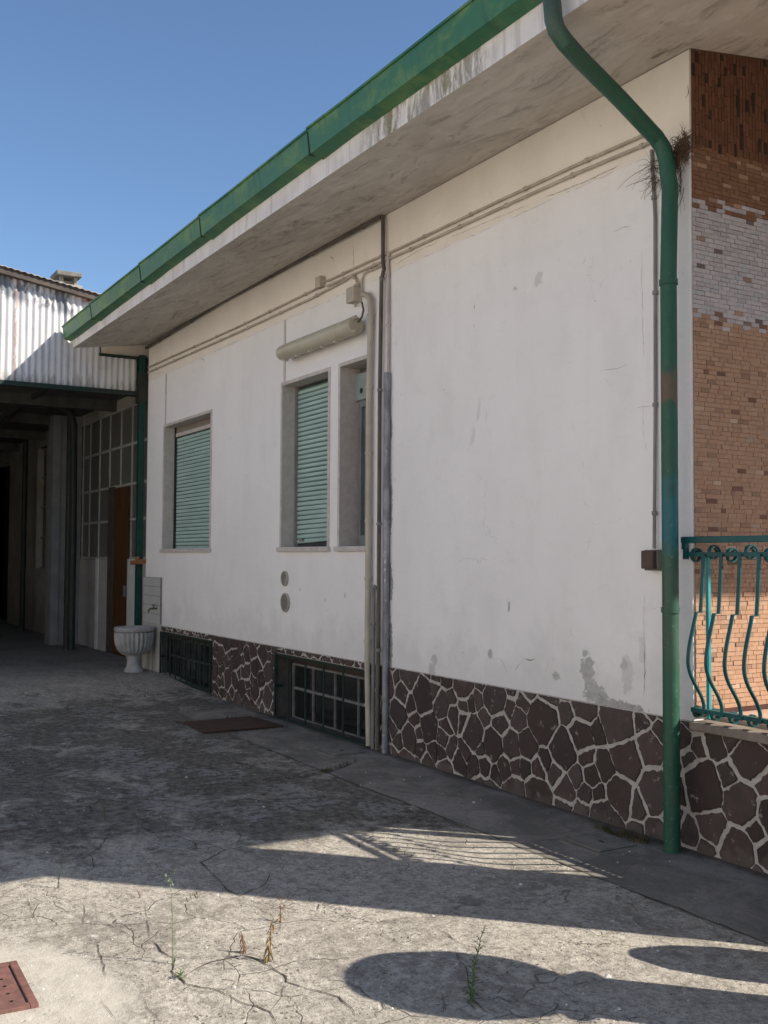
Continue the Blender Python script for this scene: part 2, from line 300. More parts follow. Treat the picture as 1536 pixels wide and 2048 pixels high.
    h = n.math('ADD', n.math('MULTIPLY', fine, .5), n.math('MULTIPLY', grit, .3)); h = n.math('SUBTRACT', h, n.math('MULTIPLY', cr, 1.3))
    h = n.math('ADD', h, n.math('MULTIPLY', mid, 1.2)); h = n.math('SUBTRACT', h, n.math('MULTIPLY', pit, .9)); h = n.math('SUBTRACT', h, n.math('MULTIPLY', pits, .5)); h = n.math('MULTIPLY', h, n.ramp(n.math('MAXIMUM', ax, rp), 0, 1, 1, .55))
    return n.out(c, .92, n.bump(h, 1.0, .016), spec=.12)
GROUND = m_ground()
CREV = simple('crack_shade_dirt', (.085, .067, .05), (.045, .036, .027), 12, .95)  # brown dirt fill and the shade inside cracks, both painted dark

# ------------------------------------------------------------------ mesh helpers
class MB:
    def __init__(s): s.v = []; s.f = []; s.c = []
    def add(s, vs, fs, col=None):
        o = len(s.v); s.v += [tuple(p) for p in vs]; s.f += [tuple(i+o for i in f) for f in fs]; s.c += [col]*len(fs); return s
    def box(s, a, b, col=None):
        x0, y0, z0 = [min(p, q) for p, q in zip(a, b)]; x1, y1, z1 = [max(p, q) for p, q in zip(a, b)]
        return s.add([(x0,y0,z0),(x1,y0,z0),(x1,y1,z0),(x0,y1,z0),(x0,y0,z1),(x1,y0,z1),(x1,y1,z1),(x0,y1,z1)],
            [(0,3,2,1),(4,5,6,7),(0,1,5,4),(1,2,6,5),(2,3,7,6),(3,0,4,7)], col)
    def quad(s, a, b, c, d, col=None): return s.add([a, b, c, d], [(0,1,2,3)], col)
    def tube(s, pts, r, seg=10, caps=True):
        pts = [Vector(p) for p in pts]; n = len(pts); rs = r if isinstance(r, (list, tuple)) else [r]*n
        t = [(pts[min(i+1, n-1)]-pts[max(i-1, 0)]).normalized() for i in range(n)]
        a = Vector((0, 0, 1)) if abs(t[0].z) < .9 else Vector((1, 0, 0)); nrm = t[0].cross(a).normalized(); vs = []; fs = []
        for i in range(n):
            nrm = (nrm-t[i]*nrm.dot(t[i])).normalized(); b = t[i].cross(nrm)
            for k in range(seg):
                an = 2*math.pi*k/seg; vs.append(pts[i]+(nrm*math.cos(an)+b*math.sin(an))*rs[i])
        for i in range(n-1):
            for k in range(seg): fs.append((i*seg+k, i*seg+(k+1) % seg, (i+1)*seg+(k+1) % seg, (i+1)*seg+k))
        if caps: fs.append(tuple(range(seg))[::-1]); fs.append(tuple((n-1)*seg+k for k in range(seg)))
        return s.add(vs, fs)
    def strap(s, pts, side, wd, th):       # flat bar swept along pts; side = constant width direction
        pts = [Vector(p) for p in pts]; side = Vector(side).normalized(); n = len(pts); vs = []; fs = []
        for i in range(n):
            t = (pts[min(i+1, n-1)]-pts[max(i-1, 0)]).normalized(); nn = t.cross(side).normalized()
            for a, b in ((-1,-1),(1,-1),(1,1),(-1,1)): vs.append(pts[i]+side*(a*wd/2)+nn*(b*th/2))
        for i in range(n-1):
            for k in range(4): fs.append((i*4+k, i*4+(k+1) % 4, (i+1)*4+(k+1) % 4, (i+1)*4+k))
        fs += [(3,2,1,0), tuple((n-1)*4+k for k in range(4))]; return s.add(vs, fs)
    def lathe(s, prof, c, seg=24, flute=0, nf=16, half=None):
        vs = []; fs = []; m = len(prof); a0, a1 = half or (0, 2*math.pi); cl = half is None; ns = seg if cl else seg+1
        for (r, z) in prof:
            for k in range(ns):
                an = a0+(a1-a0)*k/seg; rr = r*(1+flute*abs(math.sin(an*nf/2))) if flute else r
                vs.append((c[0]+rr*math.cos(an), c[1]+rr*math.sin(an), c[2]+z))
        for i in range(m-1):
            for k in range(seg): fs.append((i*ns+k, i*ns+(k+1) % ns, (i+1)*ns+(k+1) % ns, (i+1)*ns+k))
        return s.add(vs, fs)
    def islands(s):
        p = list(range(len(s.v)))
        def f(a):
            while p[a] != a: p[a] = p[p[a]]; a = p[a]
            return a
        for q in s.f:
            for k in q[1:]: p[f(k)] = f(q[0])
        G_ = {}
        for q, c in zip(s.f, s.c): G_.setdefault(f(q[0]), []).append((q, c))
        out = []
        for L in G_.values():
            ids = sorted({k for q, _ in L for k in q}); mp = {k: i for i, k in enumerate(ids)}; m = MB()
            m.v = [s.v[k] for k in ids]; m.f = [tuple(mp[k] for k in q) for q, _ in L]; m.c = [c for _, c in L]; out.append(m)
        return out
    def split(s, name, mat, parent=None, **k): return [m.build(name, mat, parent, **k) for m in s.islands()]
    def build(s, name, mat, parent=None, smooth=False, bevel=0, **tags):
        me = bpy.data.meshes.new(name); me.from_pydata(s.v, [], s.f); me.validate(); me.update()
        if any(s.c) and len(me.polygons) == len(s.c):
            ca = me.color_attributes.new('Col', 'FLOAT_COLOR', 'CORNER')
            for p in me.polygons:
                q = s.c[p.index] or (.5, .5, .5)
                for li in p.loop_indices: ca.data[li].color = (*q, 1)
        me.materials.append(mat); o = bpy.data.objects.new(name, me); COL.objects.link(o)
        if smooth:
            for p in me.polygons: p.use_smooth = True
            try: me.set_sharp_from_angle(angle=math.radians(40))
            except Exception: pass
        if bevel:
            b = o.modifiers.new('bevel', 'BEVEL'); b.width = bevel; b.segments = 2; b.limit_method = 'ANGLE'
        if parent:
            o.parent = parent; o.matrix_parent_inverse = parent.matrix_world.inverted()
        for k, v in tags.items(): o[k] = v
        return o
def thing(name, loc, label, cat, group=None):
    o = bpy.data.objects.new(name, None); COL.objects.link(o); o.location = loc; o.empty_display_size = .1
    o['label'] = label; o['category'] = cat
    if group: o['group'] = group
    bpy.context.view_layer.update(); return o
def tags(o, label, cat, group=None):
    o['label'] = label; o['category'] = cat
    if group: o['group'] = group
    return o
def holes(a0, a1, b0, b1, hs):       # rectangles left when holes are cut out of a rectangle
    A = sorted({a0, a1, *[h[0] for h in hs], *[h[1] for h in hs]}); B = sorted({b0, b1, *[h[2] for h in hs], *[h[3] for h in hs]})
    for i in range(len(A)-1):
        for j in range(len(B)-1):
            ca, cb = (A[i]+A[i+1])/2, (B[j]+B[j+1])/2
            if not any(h[0] < ca < h[1] and h[2] < cb < h[3] for h in hs): yield A[i], A[i+1], B[j], B[j+1]
def sm(a, b, x): t = max(0, min(1, (x-a)/(b-a))); return t*t*(3-2*t)
def gz(x): return .1*sm(-11, -13.4, x)

# ------------------------------------------------------------------ ground
def axis(lo, hi, step, far):
    a = [lo+i*step for i in range(int((hi-lo)/step)+1)]; k = 1; L = [lo]; R_ = [a[-1]]
    while L[-1] > -far: L.append(L[-1]-k); k *= 1.8
    k = 1
    while R_[-1] < far: R_.append(R_[-1]+k); k *= 1.8
    return L[:0:-1]+a+R_[1:]
xs = axis(-20, .4, .08, 300); ys = axis(-7, 1, .08, 300); vs = []
for y in ys:
    for x in xs:
        n_ = 0
        if -20 < x < .5 and -7 < y < -.06: n_ = noise.noise(Vector((x*.9, y*.9, 0)))*.012+noise.noise(Vector((x*4, y*4, 2)))*.0035
        vs.append((x, y, gz(x)+n_))
nx = len(xs); g = MB(); g.add(vs, [(j*nx+i, j*nx+i+1, (j+1)*nx+i+1, (j+1)*nx+i) for j in range(len(ys)-1) for i in range(nx-1)])
g.build('ground', GROUND, smooth=True, kind='structure')
def hgt(x, y):
    n_ = 0
    if -20 < x < .5 and -7 < y < -.06: n_ = noise.noise(Vector((x*.9, y*.9, 0)))*.012+noise.noise(Vector((x*4, y*4, 2)))*.0035
    return gz(x)+n_

# cracks traced on the yard surface
def crop1(L): return [(x/1.995, 1350+y/1.995) for x, y in L]
def crop2(L): return [(766+x/1.995, 1550+y/1.995) for x, y in L]
CR = [(crop1([(600,1060),(640,1100),(690,1140),(700,1200),(740,1240),(870,1270),(960,1310),(1080,1350),(1110,1392)]), .011),
 (crop1([(720,1215),(870,1150),(960,1125),(1050,1150),(1120,1190),(1150,1230),(1260,1270),(1350,1290),(1400,1330),(1420,1370)]), .009),
 (crop1([(1150,1235),(1120,1290),(1090,1345)]), .007), (crop1([(380,1050),(400,1120),(410,1180),(430,1215)]), .007),
 (crop1([(325,900),(340,960),(335,990),(480,1000),(560,1030)]), .006), (crop1([(105,880),(120,940),(140,985),(190,1000)]), .005),
 (crop1([(335,975),(420,990),(600,1080)]), .005), (crop1([(600,1060),(590,980),(575,900)]), .006), (crop1([(390,1050),(520,1080),(600,1070)]), .004),
 (crop1([(580,1290),(590,1340),(640,1392)]), .009), (crop1([(690,1250),(720,1275),(760,1250),(740,1235)]), .007), (crop1([(930,900),(1020,930),(1080,960),(1110,995)]), .006),
 (crop1([(860,1065),(900,1100),(960,1125)]), .005), (crop1([(860,1340),(910,1380)]), .005), (crop1([(600,1000),(560,950),(490,935),(420,955),(340,960)]), .004),
 (crop1([(1010,885),(1130,940),(1200,980)]), .003), (crop1([(0,1010),(80,1000),(160,1010)]), .004), (crop1([(400,1310),(440,1350),(460,1392)]), .005),
 (crop1([(760,1270),(740,1300),(760,1340)]), .004), (crop1([(220,1050),(300,1040),(390,1050)]), .003),
 (crop2([(150,580),(200,610),(260,640),(300,670),(340,690),(450,688),(560,692)]), .006), (crop2([(280,700),(330,770),(345,840),(350,900),(410,945),(480,975)]), .007),
 (crop2([(220,160),(300,210),(400,245),(500,275)]), .006), (crop2([(350,910),(450,890),(560,880),(650,872)]), .004), (crop2([(200,930),(260,880),(350,905)]), .004),
 (crop2([(0,165),(50,180),(90,205)]), .008), (crop2([(915,430),(1000,360),(1100,320)]), .004), (crop2([(300,160),(420,130),(600,105)]), .004),
 (crop1([(0,405),(200,385),(380,362),(560,345),(700,335),(870,320)]), .013), (crop1([(830,460),(980,430),(1100,420),(1200,410),(1300,390),(1430,345)]), .012),
 (crop1([(780,660),(900,700),(800,750),(850,800),(900,860),(960,885),(1060,840),(1080,790)]), .009), (crop1([(430,640),(400,690),(360,720),(380,770),(330,800)]), .010),
 (crop1([(560,490),(660,500),(780,503)]), .006), (crop1([(980,230),(1000,280),(900,310)]), .008), (crop1([(230,545),(320,500),(430,512),(560,500)]), .008),
 (crop1([(540,590),(640,660),(700,640),(830,690)]), .009), (crop1([(560,770),(640,800),(780,800)]), .007), (crop1([(320,790),(430,810),(540,790)]), .006), (crop1([(150,470),(200,500),(240,470),(330,440)]), .007),
 (crop1([(930,600),(960,640),(940,690)]), .007), (crop1([(760,350),(880,380),(1040,370),(1200,345)]), .004), (crop1([(1310,400),(1420,460),(1536,500)]), .008)]
ck = MB()
def ribbon(mb, P, wd, zf, jig=.007):
    pts = []
    for a, b in zip(P[:-1], P[1:]):
        L = (b-a).length; k = max(2, int(L/.03))
        for i in range(k): pts.append(a.lerp(b, i/k))
    pts.append(P[-1]); out = []; n = len(pts)
    for i, p in enumerate(pts):
        q = p+Vector((noise.noise(Vector((p.x*9, p.y*9, 1)))*jig*2+random.uniform(-jig, jig)*.8, noise.noise(Vector((p.x*9, p.y*9, 7)))*jig*2+random.uniform(-jig, jig)*.5, 0)); out.append(q)
    vs = []; fs = []
    for i, p in enumerate(out):
        t = (out[min(i+1, n-1)]-out[max(i-1, 0)]); t.z = 0
        t = t.normalized() if t.length > 1e-6 else Vector((1, 0, 0)); s_ = Vector((-t.y, t.x, 0)); e = min(1, i/4, (n-1-i)/4)*.85+.15
        nw = .55+.9*max(0, noise.noise(Vector((p.x*6, p.y*6, 4)))+.35); w1 = wd*e*nw*random.uniform(.35, 1)*.5; w2 = wd*e*nw*random.uniform(.35, 1)*.5
        for q in (p+s_*w1, p-s_*w2): vs.append((q.x, q.y, zf(q.x, q.y)))
    for i in range(n-1): fs.append((2*i, 2*i+1, 2*i+3, 2*i+2))
    mb.add(vs, fs)
for L, wd in CR: ribbon(ck, [Vector((*PZ(u, v)[:2], 0)) for u, v in L], max(wd, .004)*.85, lambda x, y: hgt(x, y)+.0035)
ribbon(ck, [Vector((x, -.807, 0)) for x in (-10.4, -8, -6, -4, -2, 0)], .013, lambda x, y: hgt(x, y)+.0035, .006)
for x in (-4.75, -6.0, -8.9): ribbon(ck, [Vector((x, -.81, 0)), Vector((x+.04, -.4, 0)), Vector((x, -.02, 0))], .006, lambda x, y: hgt(x, y)+.0035, .005)
ck.build('ground_cracks', CREV, kind='structure')

# ------------------------------------------------------------------ house
XL, XR, XP, XE = -13.98, -4.18, -2.16, -1.50     # facade left and right end, porch end, right eave
EY, EZ, SL = -1.03, 4.35, .15                     # eave line and soffit slope
def sz(y): return EZ+SL*(y-EY)
house = thing('house', (XL, 0, 0), 'low white plastered house with stone plinth, green gutter and wide concrete eave', 'house')
WIN = [(-13.25, -11.59, 1.70, 3.29), (-9.60, -8.60, 1.70, 3.325), (-8.36, -7.86, 1.70, 3.325)]
CEL = [(-13.235, -11.44, -.3, .635), (-9.68, -7.79, -.3, .64)]
mb = MB()
for a, b, c, d in holes(XL, XR, .705, 4.5, WIN): mb.box((a, 0, c), (b, .3, d)) if False else mb.quad((a,0,c),(b,0,c),(b,0,d),(a,0,d))
mb.quad((XL,0,-.2),(XL,0,4.5),(XL,9,4.6),(XL,9,-.2)); mb.quad((XR,0,.7),(XR,9,.7),(XR,9,5.5),(XR,0,4.5))
mb.quad((XL,9,-.2),(XR,9,-.2),(XR,9,4.5),(XL,9,4.5))
mb.build('wall', PLASTER, house)
# plinth: mortar bed with irregular stones
mo = MB()
for a, b, c, d in holes(XL, XR, -.2, .705, CEL): mo.quad((a,-.004,c),(b,-.004,c),(b,-.004,d),(a,-.004,d))
mo.quad((XR,-.004,-.2),(XP,-.004,-.2),(XP,-.004,.66),(XR,-.004,.66)); mo.quad((XP,-.004,-.2),(XP,5,-.2),(XP,5,.66),(XP,-.004,.66))
mo.quad((XL,-.004,.705),(XR,-.004,.705),(XR,0,.705),(XL,0,.705))
plinth = mo.build('plinth', MORTAR, house)
def clip(poly, px, py, nx_, ny_):
    out = []
    for i in range(len(poly)):
        a, b = poly[i], poly[(i+1) % len(poly)]; da = (a[0]-px)*nx_+(a[1]-py)*ny_; db = (b[0]-px)*nx_+(b[1]-py)*ny_
        if da <= 0: out.append(a)
        if da*db < 0: t = da/(da-db); out.append((a[0]+(b[0]-a[0])*t, a[1]+(b[1]-a[1])*t))
    return out
def stones(mb, x0, x1, z0, z1, md, yf):
    S_ = []; tries = 0
    while tries < 5000:
        p = (random.uniform(x0-.05, x1+.05), random.uniform(z0-.05, z1+.05)); dd = md*random.choice((.5, .65, .85, 1, 1.1, 1.3)); tries += 1
        if all(math.hypot(p[0]-q[0], p[1]-q[1]) > (dd+q[2])/2 for q in S_): S_.append((*p, dd))
    for p in S_:
        poly = [(x0, z0), (x1, z0), (x1, z1), (x0, z1)]
        for q in S_:
            if q is p: continue
            dx, dy = q[0]-p[0], q[1]-p[1]; L = math.hypot(dx, dy); hq = math.sin((p[0]+q[0])*91+(p[1]+q[1])*57)
            if L > .9: continue
            k = max(.2, min(.8, .5+(p[2]-q[2])/L*.3)); gap = .011+.005*hq
            poly = clip(poly, p[0]+dx*k-dx/L*gap, p[1]+dy*k-dy/L*gap, dx/L, dy/L)
            if len(poly) < 3: break
        if len(poly) < 3: continue
        pts = []
        for i in range(len(poly)):
            a, b = poly[i], poly[(i+1) % len(poly)]; L = math.hypot(b[0]-a[0], b[1]-a[1]); k = max(1, int(L/.018))
            for j in range(k):
                t = j/k; x, z = a[0]+(b[0]-a[0])*t, a[1]+(b[1]-a[1])*t
                if j == 0 and k > 2: pass
                x += noise.noise(Vector((x*34, z*34, 3)))*.010+random.uniform(-.0025, .0025); z += noise.noise(Vector((x*34, z*34, 9)))*.010+random.uniform(-.0025, .0025)
                pts.append((min(max(x, x0+.003), x1-.003), min(max(z, z0+.002), z1-.002)))
        n = len(pts)
        if n < 3: continue
        h = random.uniform(.006, .013); k = random.uniform(.65, 1.35); t = random.random()
        col = (.068*k+.016*t, .051*k+.004*t, .049*k+.002*t)
        cx, cz = sum(q[0] for q in pts)/n, sum(q[1] for q in pts)/n
        inn = [(cx+(x-cx)*.965, cz+(z-cz)*.965) for x, z in pts]
        vs = [(x, yf+.003, z) for x, z in pts]+[(x, yf-h*.6, z) for x, z in pts]+[(x, yf-h, z) for x, z in inn]+[(cx, yf-h*1.1, cz)]
        fs = []
        for i in range(n):
            j = (i+1) % n; fs += [(i, j, n+j, n+i), (n+i, n+j, 2*n+j, 2*n+i), (2*n+i, 2*n+j, 3*n)]
        mb.add(vs, fs, col)
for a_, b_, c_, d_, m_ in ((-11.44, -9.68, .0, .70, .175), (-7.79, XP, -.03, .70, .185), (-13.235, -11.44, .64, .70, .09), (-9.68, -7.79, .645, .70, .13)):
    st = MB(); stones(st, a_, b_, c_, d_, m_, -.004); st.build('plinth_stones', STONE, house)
# roof
YB, RY = 10.0, 4.485; RZ = sz(RY); A = (XL, EY, EZ); B = (XE, EY, EZ); Cc = (XE, YB, EZ); Dd = (XL, YB, EZ); R1 = (XL, RY, RZ); R2 = (XE-(RY-EY), RY, RZ)
mb = MB(); mb.add([A, B, R2, R1, Cc, Dd], [(0,1,2,3), (1,4,2), (2,4,5,3)]); mb.build('soffit', SOFFIT, house)
FH = .19; mb = MB()
def up(p, h): return (p[0], p[1], p[2]+h)
mb.quad(A, B, up(B, FH), up(A, FH)); mb.quad(B, Cc, up(Cc, FH), up(B, FH)); mb.quad(Cc, Dd, up(Dd, FH), up(Cc, FH))
mb.add([A, up(A, FH), up(R1, FH), R1], [(0,1,2,3)]); mb.add([R1, up(R1, FH), up(Dd, FH), Dd], [(0,1,2,3)])
mb.build('fascia', FASCIA, house)
mb = MB(); o = .06
mb.add([(XL-.02,EY-o,EZ+.195),(XE+o,EY-o,EZ+.195),up(R2,.24),(XL-.02,RY,RZ+.24),(XE+o,YB+o,EZ+.195),(XL-.02,YB+o,EZ+.195)], [(0,1,2,3),(1,4,2),(2,4,5,3)])
mb.build('roof_covering', REDT, house)
# gutter: overlapping folded sections
jo = [XL-.08, -12.6, -10.658, -8.885, -6.686, XE+.13]; mb = MB(); SEAM = []
for i in range(5):
    a, b = jo[i]-(.0 if i == 0 else .03), jo[i+1]; vs = []
    for x, k in ((a, .016 if i else 0), (a+.5, .005), (b, 0)):
        dz = -.055*max(0, min(1, (-7-x)/7)); y0, y1 = -1.034, -1.13-k*.7; zb, zt = 4.505-k+dz, 4.69+dz+k*.2
        prof = [(y0, zt), (y0, zb), (y1, zb+.022), (y1-.026, zt), (y1-.037, zt+.004), (y1-.037, zt-.012), (y1-.024, zt-.012), (y1+.006, zb+.034), (y0-.006, zb+.012), (y0-.006, zt)]
        vs += [(x, *p) for p in prof]
    n = 10; mb.add(vs, [(m*n+j, m*n+(j+1) % n, m*n+n+(j+1) % n, m*n+n+j) for m in (0, 1) for j in range(n)])
    if i:
        dz = -.055*max(0, min(1, (-7-a)/7)); SEAM.append((a, dz)); mb.quad((a,-1.14,4.51+dz),(a,-1.162,4.69+dz),(a,-1.11,4.69+dz),(a,-1.04,4.49+dz))
a = jo[0]; mb.add([(a,-1.034,4.635),(a,-1.034,4.45),(a,-1.13,4.472),(a,-1.156,4.635)], [(0,1,2,3)])
gt = mb.build('gutter', GUTTER, house)
for a, dz in SEAM:
    m_ = MB(); m_.add([(a-.012,-1.146,4.50+dz),(a+.002,-1.146,4.50+dz),(a+.004,-1.17,4.67+dz),(a-.002,-1.17,4.67+dz),(a-.012,-1.10,4.50+dz),(a+.002,-1.10,4.50+dz),(a+.004,-1.13,4.67+dz),(a-.002,-1.13,4.67+dz)], [(0,1,2,3),(0,4,5,1),(3,2,6,7),(0,3,7,4),(1,5,6,2)]); m_.build('seam', DARKP, gt)
mb = MB(); mb.box((XE, -1.14, 4.45), (XE+.12, YB, 4.65)); mb.build('gutter', GUTTER, house)
# windows
def window(i, W):
    a, b, c, d = W; dp = .16; mb = MB()
    mb.quad((a,0,c),(a,0,d),(a,.3,d),(a,.3,c)); mb.quad((b,0,c),(b,.3,c),(b,.3,d),(b,0,d)); mb.quad((a,0,d),(b,0,d),(b,.3,d),(a,.3,d)); mb.quad((a,0,c),(a,.3,c),(b,.3,c),(b,0,c))
    win = mb.build('window', STONEJ, house)
    t = .035; mb = MB(); mb.box((a-t,-.012,c), (a,.004,d+t)); mb.box((b,-.012,c), (b+t,.004,d+t)); mb.box((a,-.012,d), (b,.004,d+t)); mb.build('surround', FRAMEW, win, bevel=.003)
    mb = MB(); mb.box((a-.06,-.035,c-.045), (b+.06,.16,c-.002)); mb.build('sill', FRAMEW, win, bevel=.004)
    if i < 2:
        mb = MB(); top = d-.12 if i == 0 else d-.02; z = c+(.006 if i == 0 else .045); p = .047; k = 0
        tilt = (lambda x: 0) if i == 0 else (lambda x: max(0, (x-a))*.035)
        while z+k*p < top:
            z0 = z+k*p; z1 = min(z0+p-.004, top); f_ = 1-min(1, k/10)
            L = [(dp+.012, z0), (dp+.001, z0+.003), (dp-.003, (z0+z1)/2), (dp+.001, z1-.003), (dp+.012, z1)]
            xa, xb = a+.02, b-.02; ta, tb = tilt(xa)*f_, tilt(xb)*f_
            mb.add([(xa, y_, z_-.01+ta) for y_, z_ in L]+[(xb, y_, z_-.01+tb) for y_, z_ in L], [(j, j+1, 6+j, 5+j) for j in range(4)]); k += 1
        sh = mb.build('shutter', SHUT, win); mb = MB(); mb.quad((a,dp+.014,c),(b,dp+.014,c),(b,dp+.014,d),(a,dp+.014,d)); mb.build('shutter_slot', simple('slot_dark', (.05,.06,.055), (.04,.04,.04), 5, .8), win)
        if i == 0:
            mb = MB(); mb.box((a+.01,dp-.02,d-.125),(b-.01,dp+.01,d-.08)); mb.build('shutter_guide', FRAMEW, win); mb = MB(); mb.box((a,dp-.012,d-.079),(b,dp+.012,d)); mb.build('lintel_shade', simple('lintel_shade_brown', (.30,.25,.22), (.24,.20,.18), 8, .8), win)  # brown box above the bar stands for shade under the lintel
        else:
            mb = MB()
            for x in (a+.12, b-.22): mb.box((x, dp-.03, c+.06), (x+.07, dp-.006, c+.085))
            mb.split('shutter_stop', GREYC, sh)
        mb = MB(); mb.box((a,dp-.03,c),(a+.022,dp+.013,d)); mb.box((b-.022,dp-.03,c),(b,dp+.013,d)); mb.split('guide_rail', DARKP if i == 0 else GREYC, win)
    else:
        mb = MB(); mb.box((a+.0,dp-.02,d-.30),(b,dp+.03,d-.06)); bx = mb.build('shutter_box', simple('box_green', (.30,.34,.32), (.26,.30,.28), 4, .5), win)
        mb = MB(); mb.lathe([(.0,0),(.026,0),(.026,.003),(.0,.003)], (0,0,0), 16); q = mb.build('round_badge', DARKP, bx); q.matrix_world = Matrix.Translation((a+.13, dp-.021, d-.22)) @ Matrix.Rotation(math.pi/2, 4, 'X')
        fm = simple('frame_grey', (.22,.25,.25), (.18,.20,.20), 5, .5); mb = MB()
        for xa, xb, y_ in ((a+.03,a+.075,.17),(a+.12,a+.17,.185),(b-.075,b-.03,.17)): mb.box((xa, y_, c), (xb, y_+.04, d-.3))
        mb.box((a+.075,.17,c),(b-.075,.21,c+.10)); mb.box((a+.075,.17,d-.36),(b-.075,.21,d-.3)); mb.build('window_frame', fm, win)
        mb = MB(); mb.quad((a,.2,c),(b,.2,c),(b,.2,d),(a,.2,d)); mb.build('pane', GLASSD, win)
for i, W in enumerate(WIN): window(i, W)
# cellar windows with iron grilles
def cellar(i, W):
    a, b, c, d = W; mb = MB(); bt = gz((a+b)/2)-.02; dp = .14 if i else .05
    mb.quad((a,-.004,-.2),(a,-.004,d),(a,.5,d),(a,.5,-.2)); mb.quad((b,-.004,-.2),(b,.5,-.2),(b,.5,d),(b,-.004,d)); mb.quad((a,-.004,d),(b,-.004,d),(b,.5,d),(a,.5,d))
    w_ = mb.build('cellar_window', simple('recess_render', (.13,.11,.095), (.09,.08,.07), 8, .9), house)
    mb = MB(); zt = .52 if i else .55; z0 = bt+.03; t = .020; col = simple('cellar_frame', (.24,.24,.23), (.14,.14,.135), 7, .7) if i else simple('dull_frame', (.06,.065,.06), (.04,.045,.04), 6, .7)
    xa, xb = a+(.06 if i else .12), b-.02; N = 4 if i else 3
    mb.box((xa, dp, zt), (xb, dp+.03, zt+t)); mb.box((xa, dp, z0-t), (xb, dp+.03, z0)); mb.box((xa, dp, z0), (xa+t, dp+.03, zt))
    for k in range(1, N+1): x = xa+(xb-xa)*k/N; mb.box((x-t*.4, dp+.002, z0), (x+t*.4, dp+.028, zt))
    zm = z0+(zt-z0)*.56; mb.box((xa+t, dp-.003, zm-.012), (xb, dp+.024, zm+.012)); mb.build('window_frame', col, w_)
    mb = MB(); mb.quad((a,dp+.02,-.2),(b,dp+.02,-.2),(b,dp+.02,zt+t),(a,dp+.02,zt+t)); mb.build('pane', GLASS, w_)
    mb = MB(); mb.box((a, dp+.035, zt), (b, dp+.06, d)); mb.build('head_panel', simple('head_brown', (.085,.065,.055), (.06,.05,.045), 8, .9), w_)
    gr = MB(); y0, y1 = -.035, -.02
    gr.box((a-.005,y0,bt), (a+.03,y1,d)); gr.box((b-.03,y0,bt), (b+.005,y1,d)); gr.box((a+.03,y0,bt), (b-.03,y1,bt+.04)); gr.box((a+.03,y0,d-.02), (b-.03,y1,d))
    n = 5 if i else 9
    for k in range(1, n): x = a+(b-a)*(k)/n-(.06 if i else 0); gr.box((x-.014,y0+.004,bt+.04), (x+.014,y1-.003,d-.02))
    for s_ in (a+.01, b-.03): gr.box((s_, y1, .3), (s_+.02, .05, .33))
    gr.build('iron_grille', DGREEN, w_)
for i, W in enumerate(CEL): cellar(i, W)
# downpipe
P = [(-4.09,-1.13,4.46),(-4.09,-1.13,4.33)]
a_ = PY(1107, 40, -1.12); b_ = PY(1128, 82, -1.06); c_ = PY(1312, 275, -.2); d_ = PY(1333, 322, -.14); e_ = PY(1340, 380, -.13)
P = [PY(1103, -55, -1.12), PY(1103, -10, -1.12), a_, PY(1113, 60, -1.1), b_, PY(1160, 118, -.9), PY(1240, 198, -.52), c_, PY(1326, 296, -.16), d_, e_, Vector((-4.22,-.13,3.2)), Vector((-4.22,-.13,2)), Vector((-4.22,-.13,1)), Vector((-4.22,-.13,0))]
P = [Vector(p) for p in P]; x0 = P[2].x
mb = MB(); mb.tube(P, .046, 20)
dpipe = mb.build('downpipe', DOWNP, house, smooth=True)
mb = MB()
for z in (.62, 1.32, 3.15): mb.tube([(-4.22,-.13,z-.015),(-4.22,-.13,z+.015)], .052, 20)
mb.tube([(-4.22,-.13,.30),(-4.22,-.13,.36)], .0495, 20)
mb.split('pipe_bracket', DOWNP, dpipe, smooth=True)
# porch: floor, parapet cap, pillar, brick cladding
mb = MB(); mb.box((XR+.01,.10,.60),(XP,5,.725)); mb.box((-4.16,.10,.725),(XP,5,.735)); mb.build('porch_floor', FLOORT, house)
mb = MB(); mb.box((XR+.02,-.06,.665),(XP+.03,.10,.712)); mb.build('parapet_cap', SILLS, house, bevel=.006)
mb = MB(); mb.box((-2.71,.0,.73),(-2.16,.55,4.6)); mb.box((-2.71,4.4,.73),(-2.16,4.95,5.0)); mb.split('pillar', PLASTER, house)
mb = MB(); mb.box((XR,5.0,-.2),(XP,5.2,5.0)); mb.build('porch_back_wall', PLASTER, house)
mb = MB(); mb.quad((XR+.006,.012,.72),(XR+.006,5,.72),(XR+.006,5,5.25),(XR+.006,.012,4.51)); cl = mb.build('brick_cladding', GROUT, house)
br = MB(); ch, bl = .0262, .068
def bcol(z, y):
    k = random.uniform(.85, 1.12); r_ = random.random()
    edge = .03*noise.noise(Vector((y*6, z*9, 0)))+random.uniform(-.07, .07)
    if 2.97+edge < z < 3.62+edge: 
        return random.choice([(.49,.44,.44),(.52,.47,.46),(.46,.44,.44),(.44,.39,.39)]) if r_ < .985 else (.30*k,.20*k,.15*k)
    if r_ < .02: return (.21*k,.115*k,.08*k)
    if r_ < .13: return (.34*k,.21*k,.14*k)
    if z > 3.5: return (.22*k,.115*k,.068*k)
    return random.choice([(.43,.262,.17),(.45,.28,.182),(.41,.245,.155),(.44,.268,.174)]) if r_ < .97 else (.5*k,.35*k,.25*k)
z = .762; row = 0
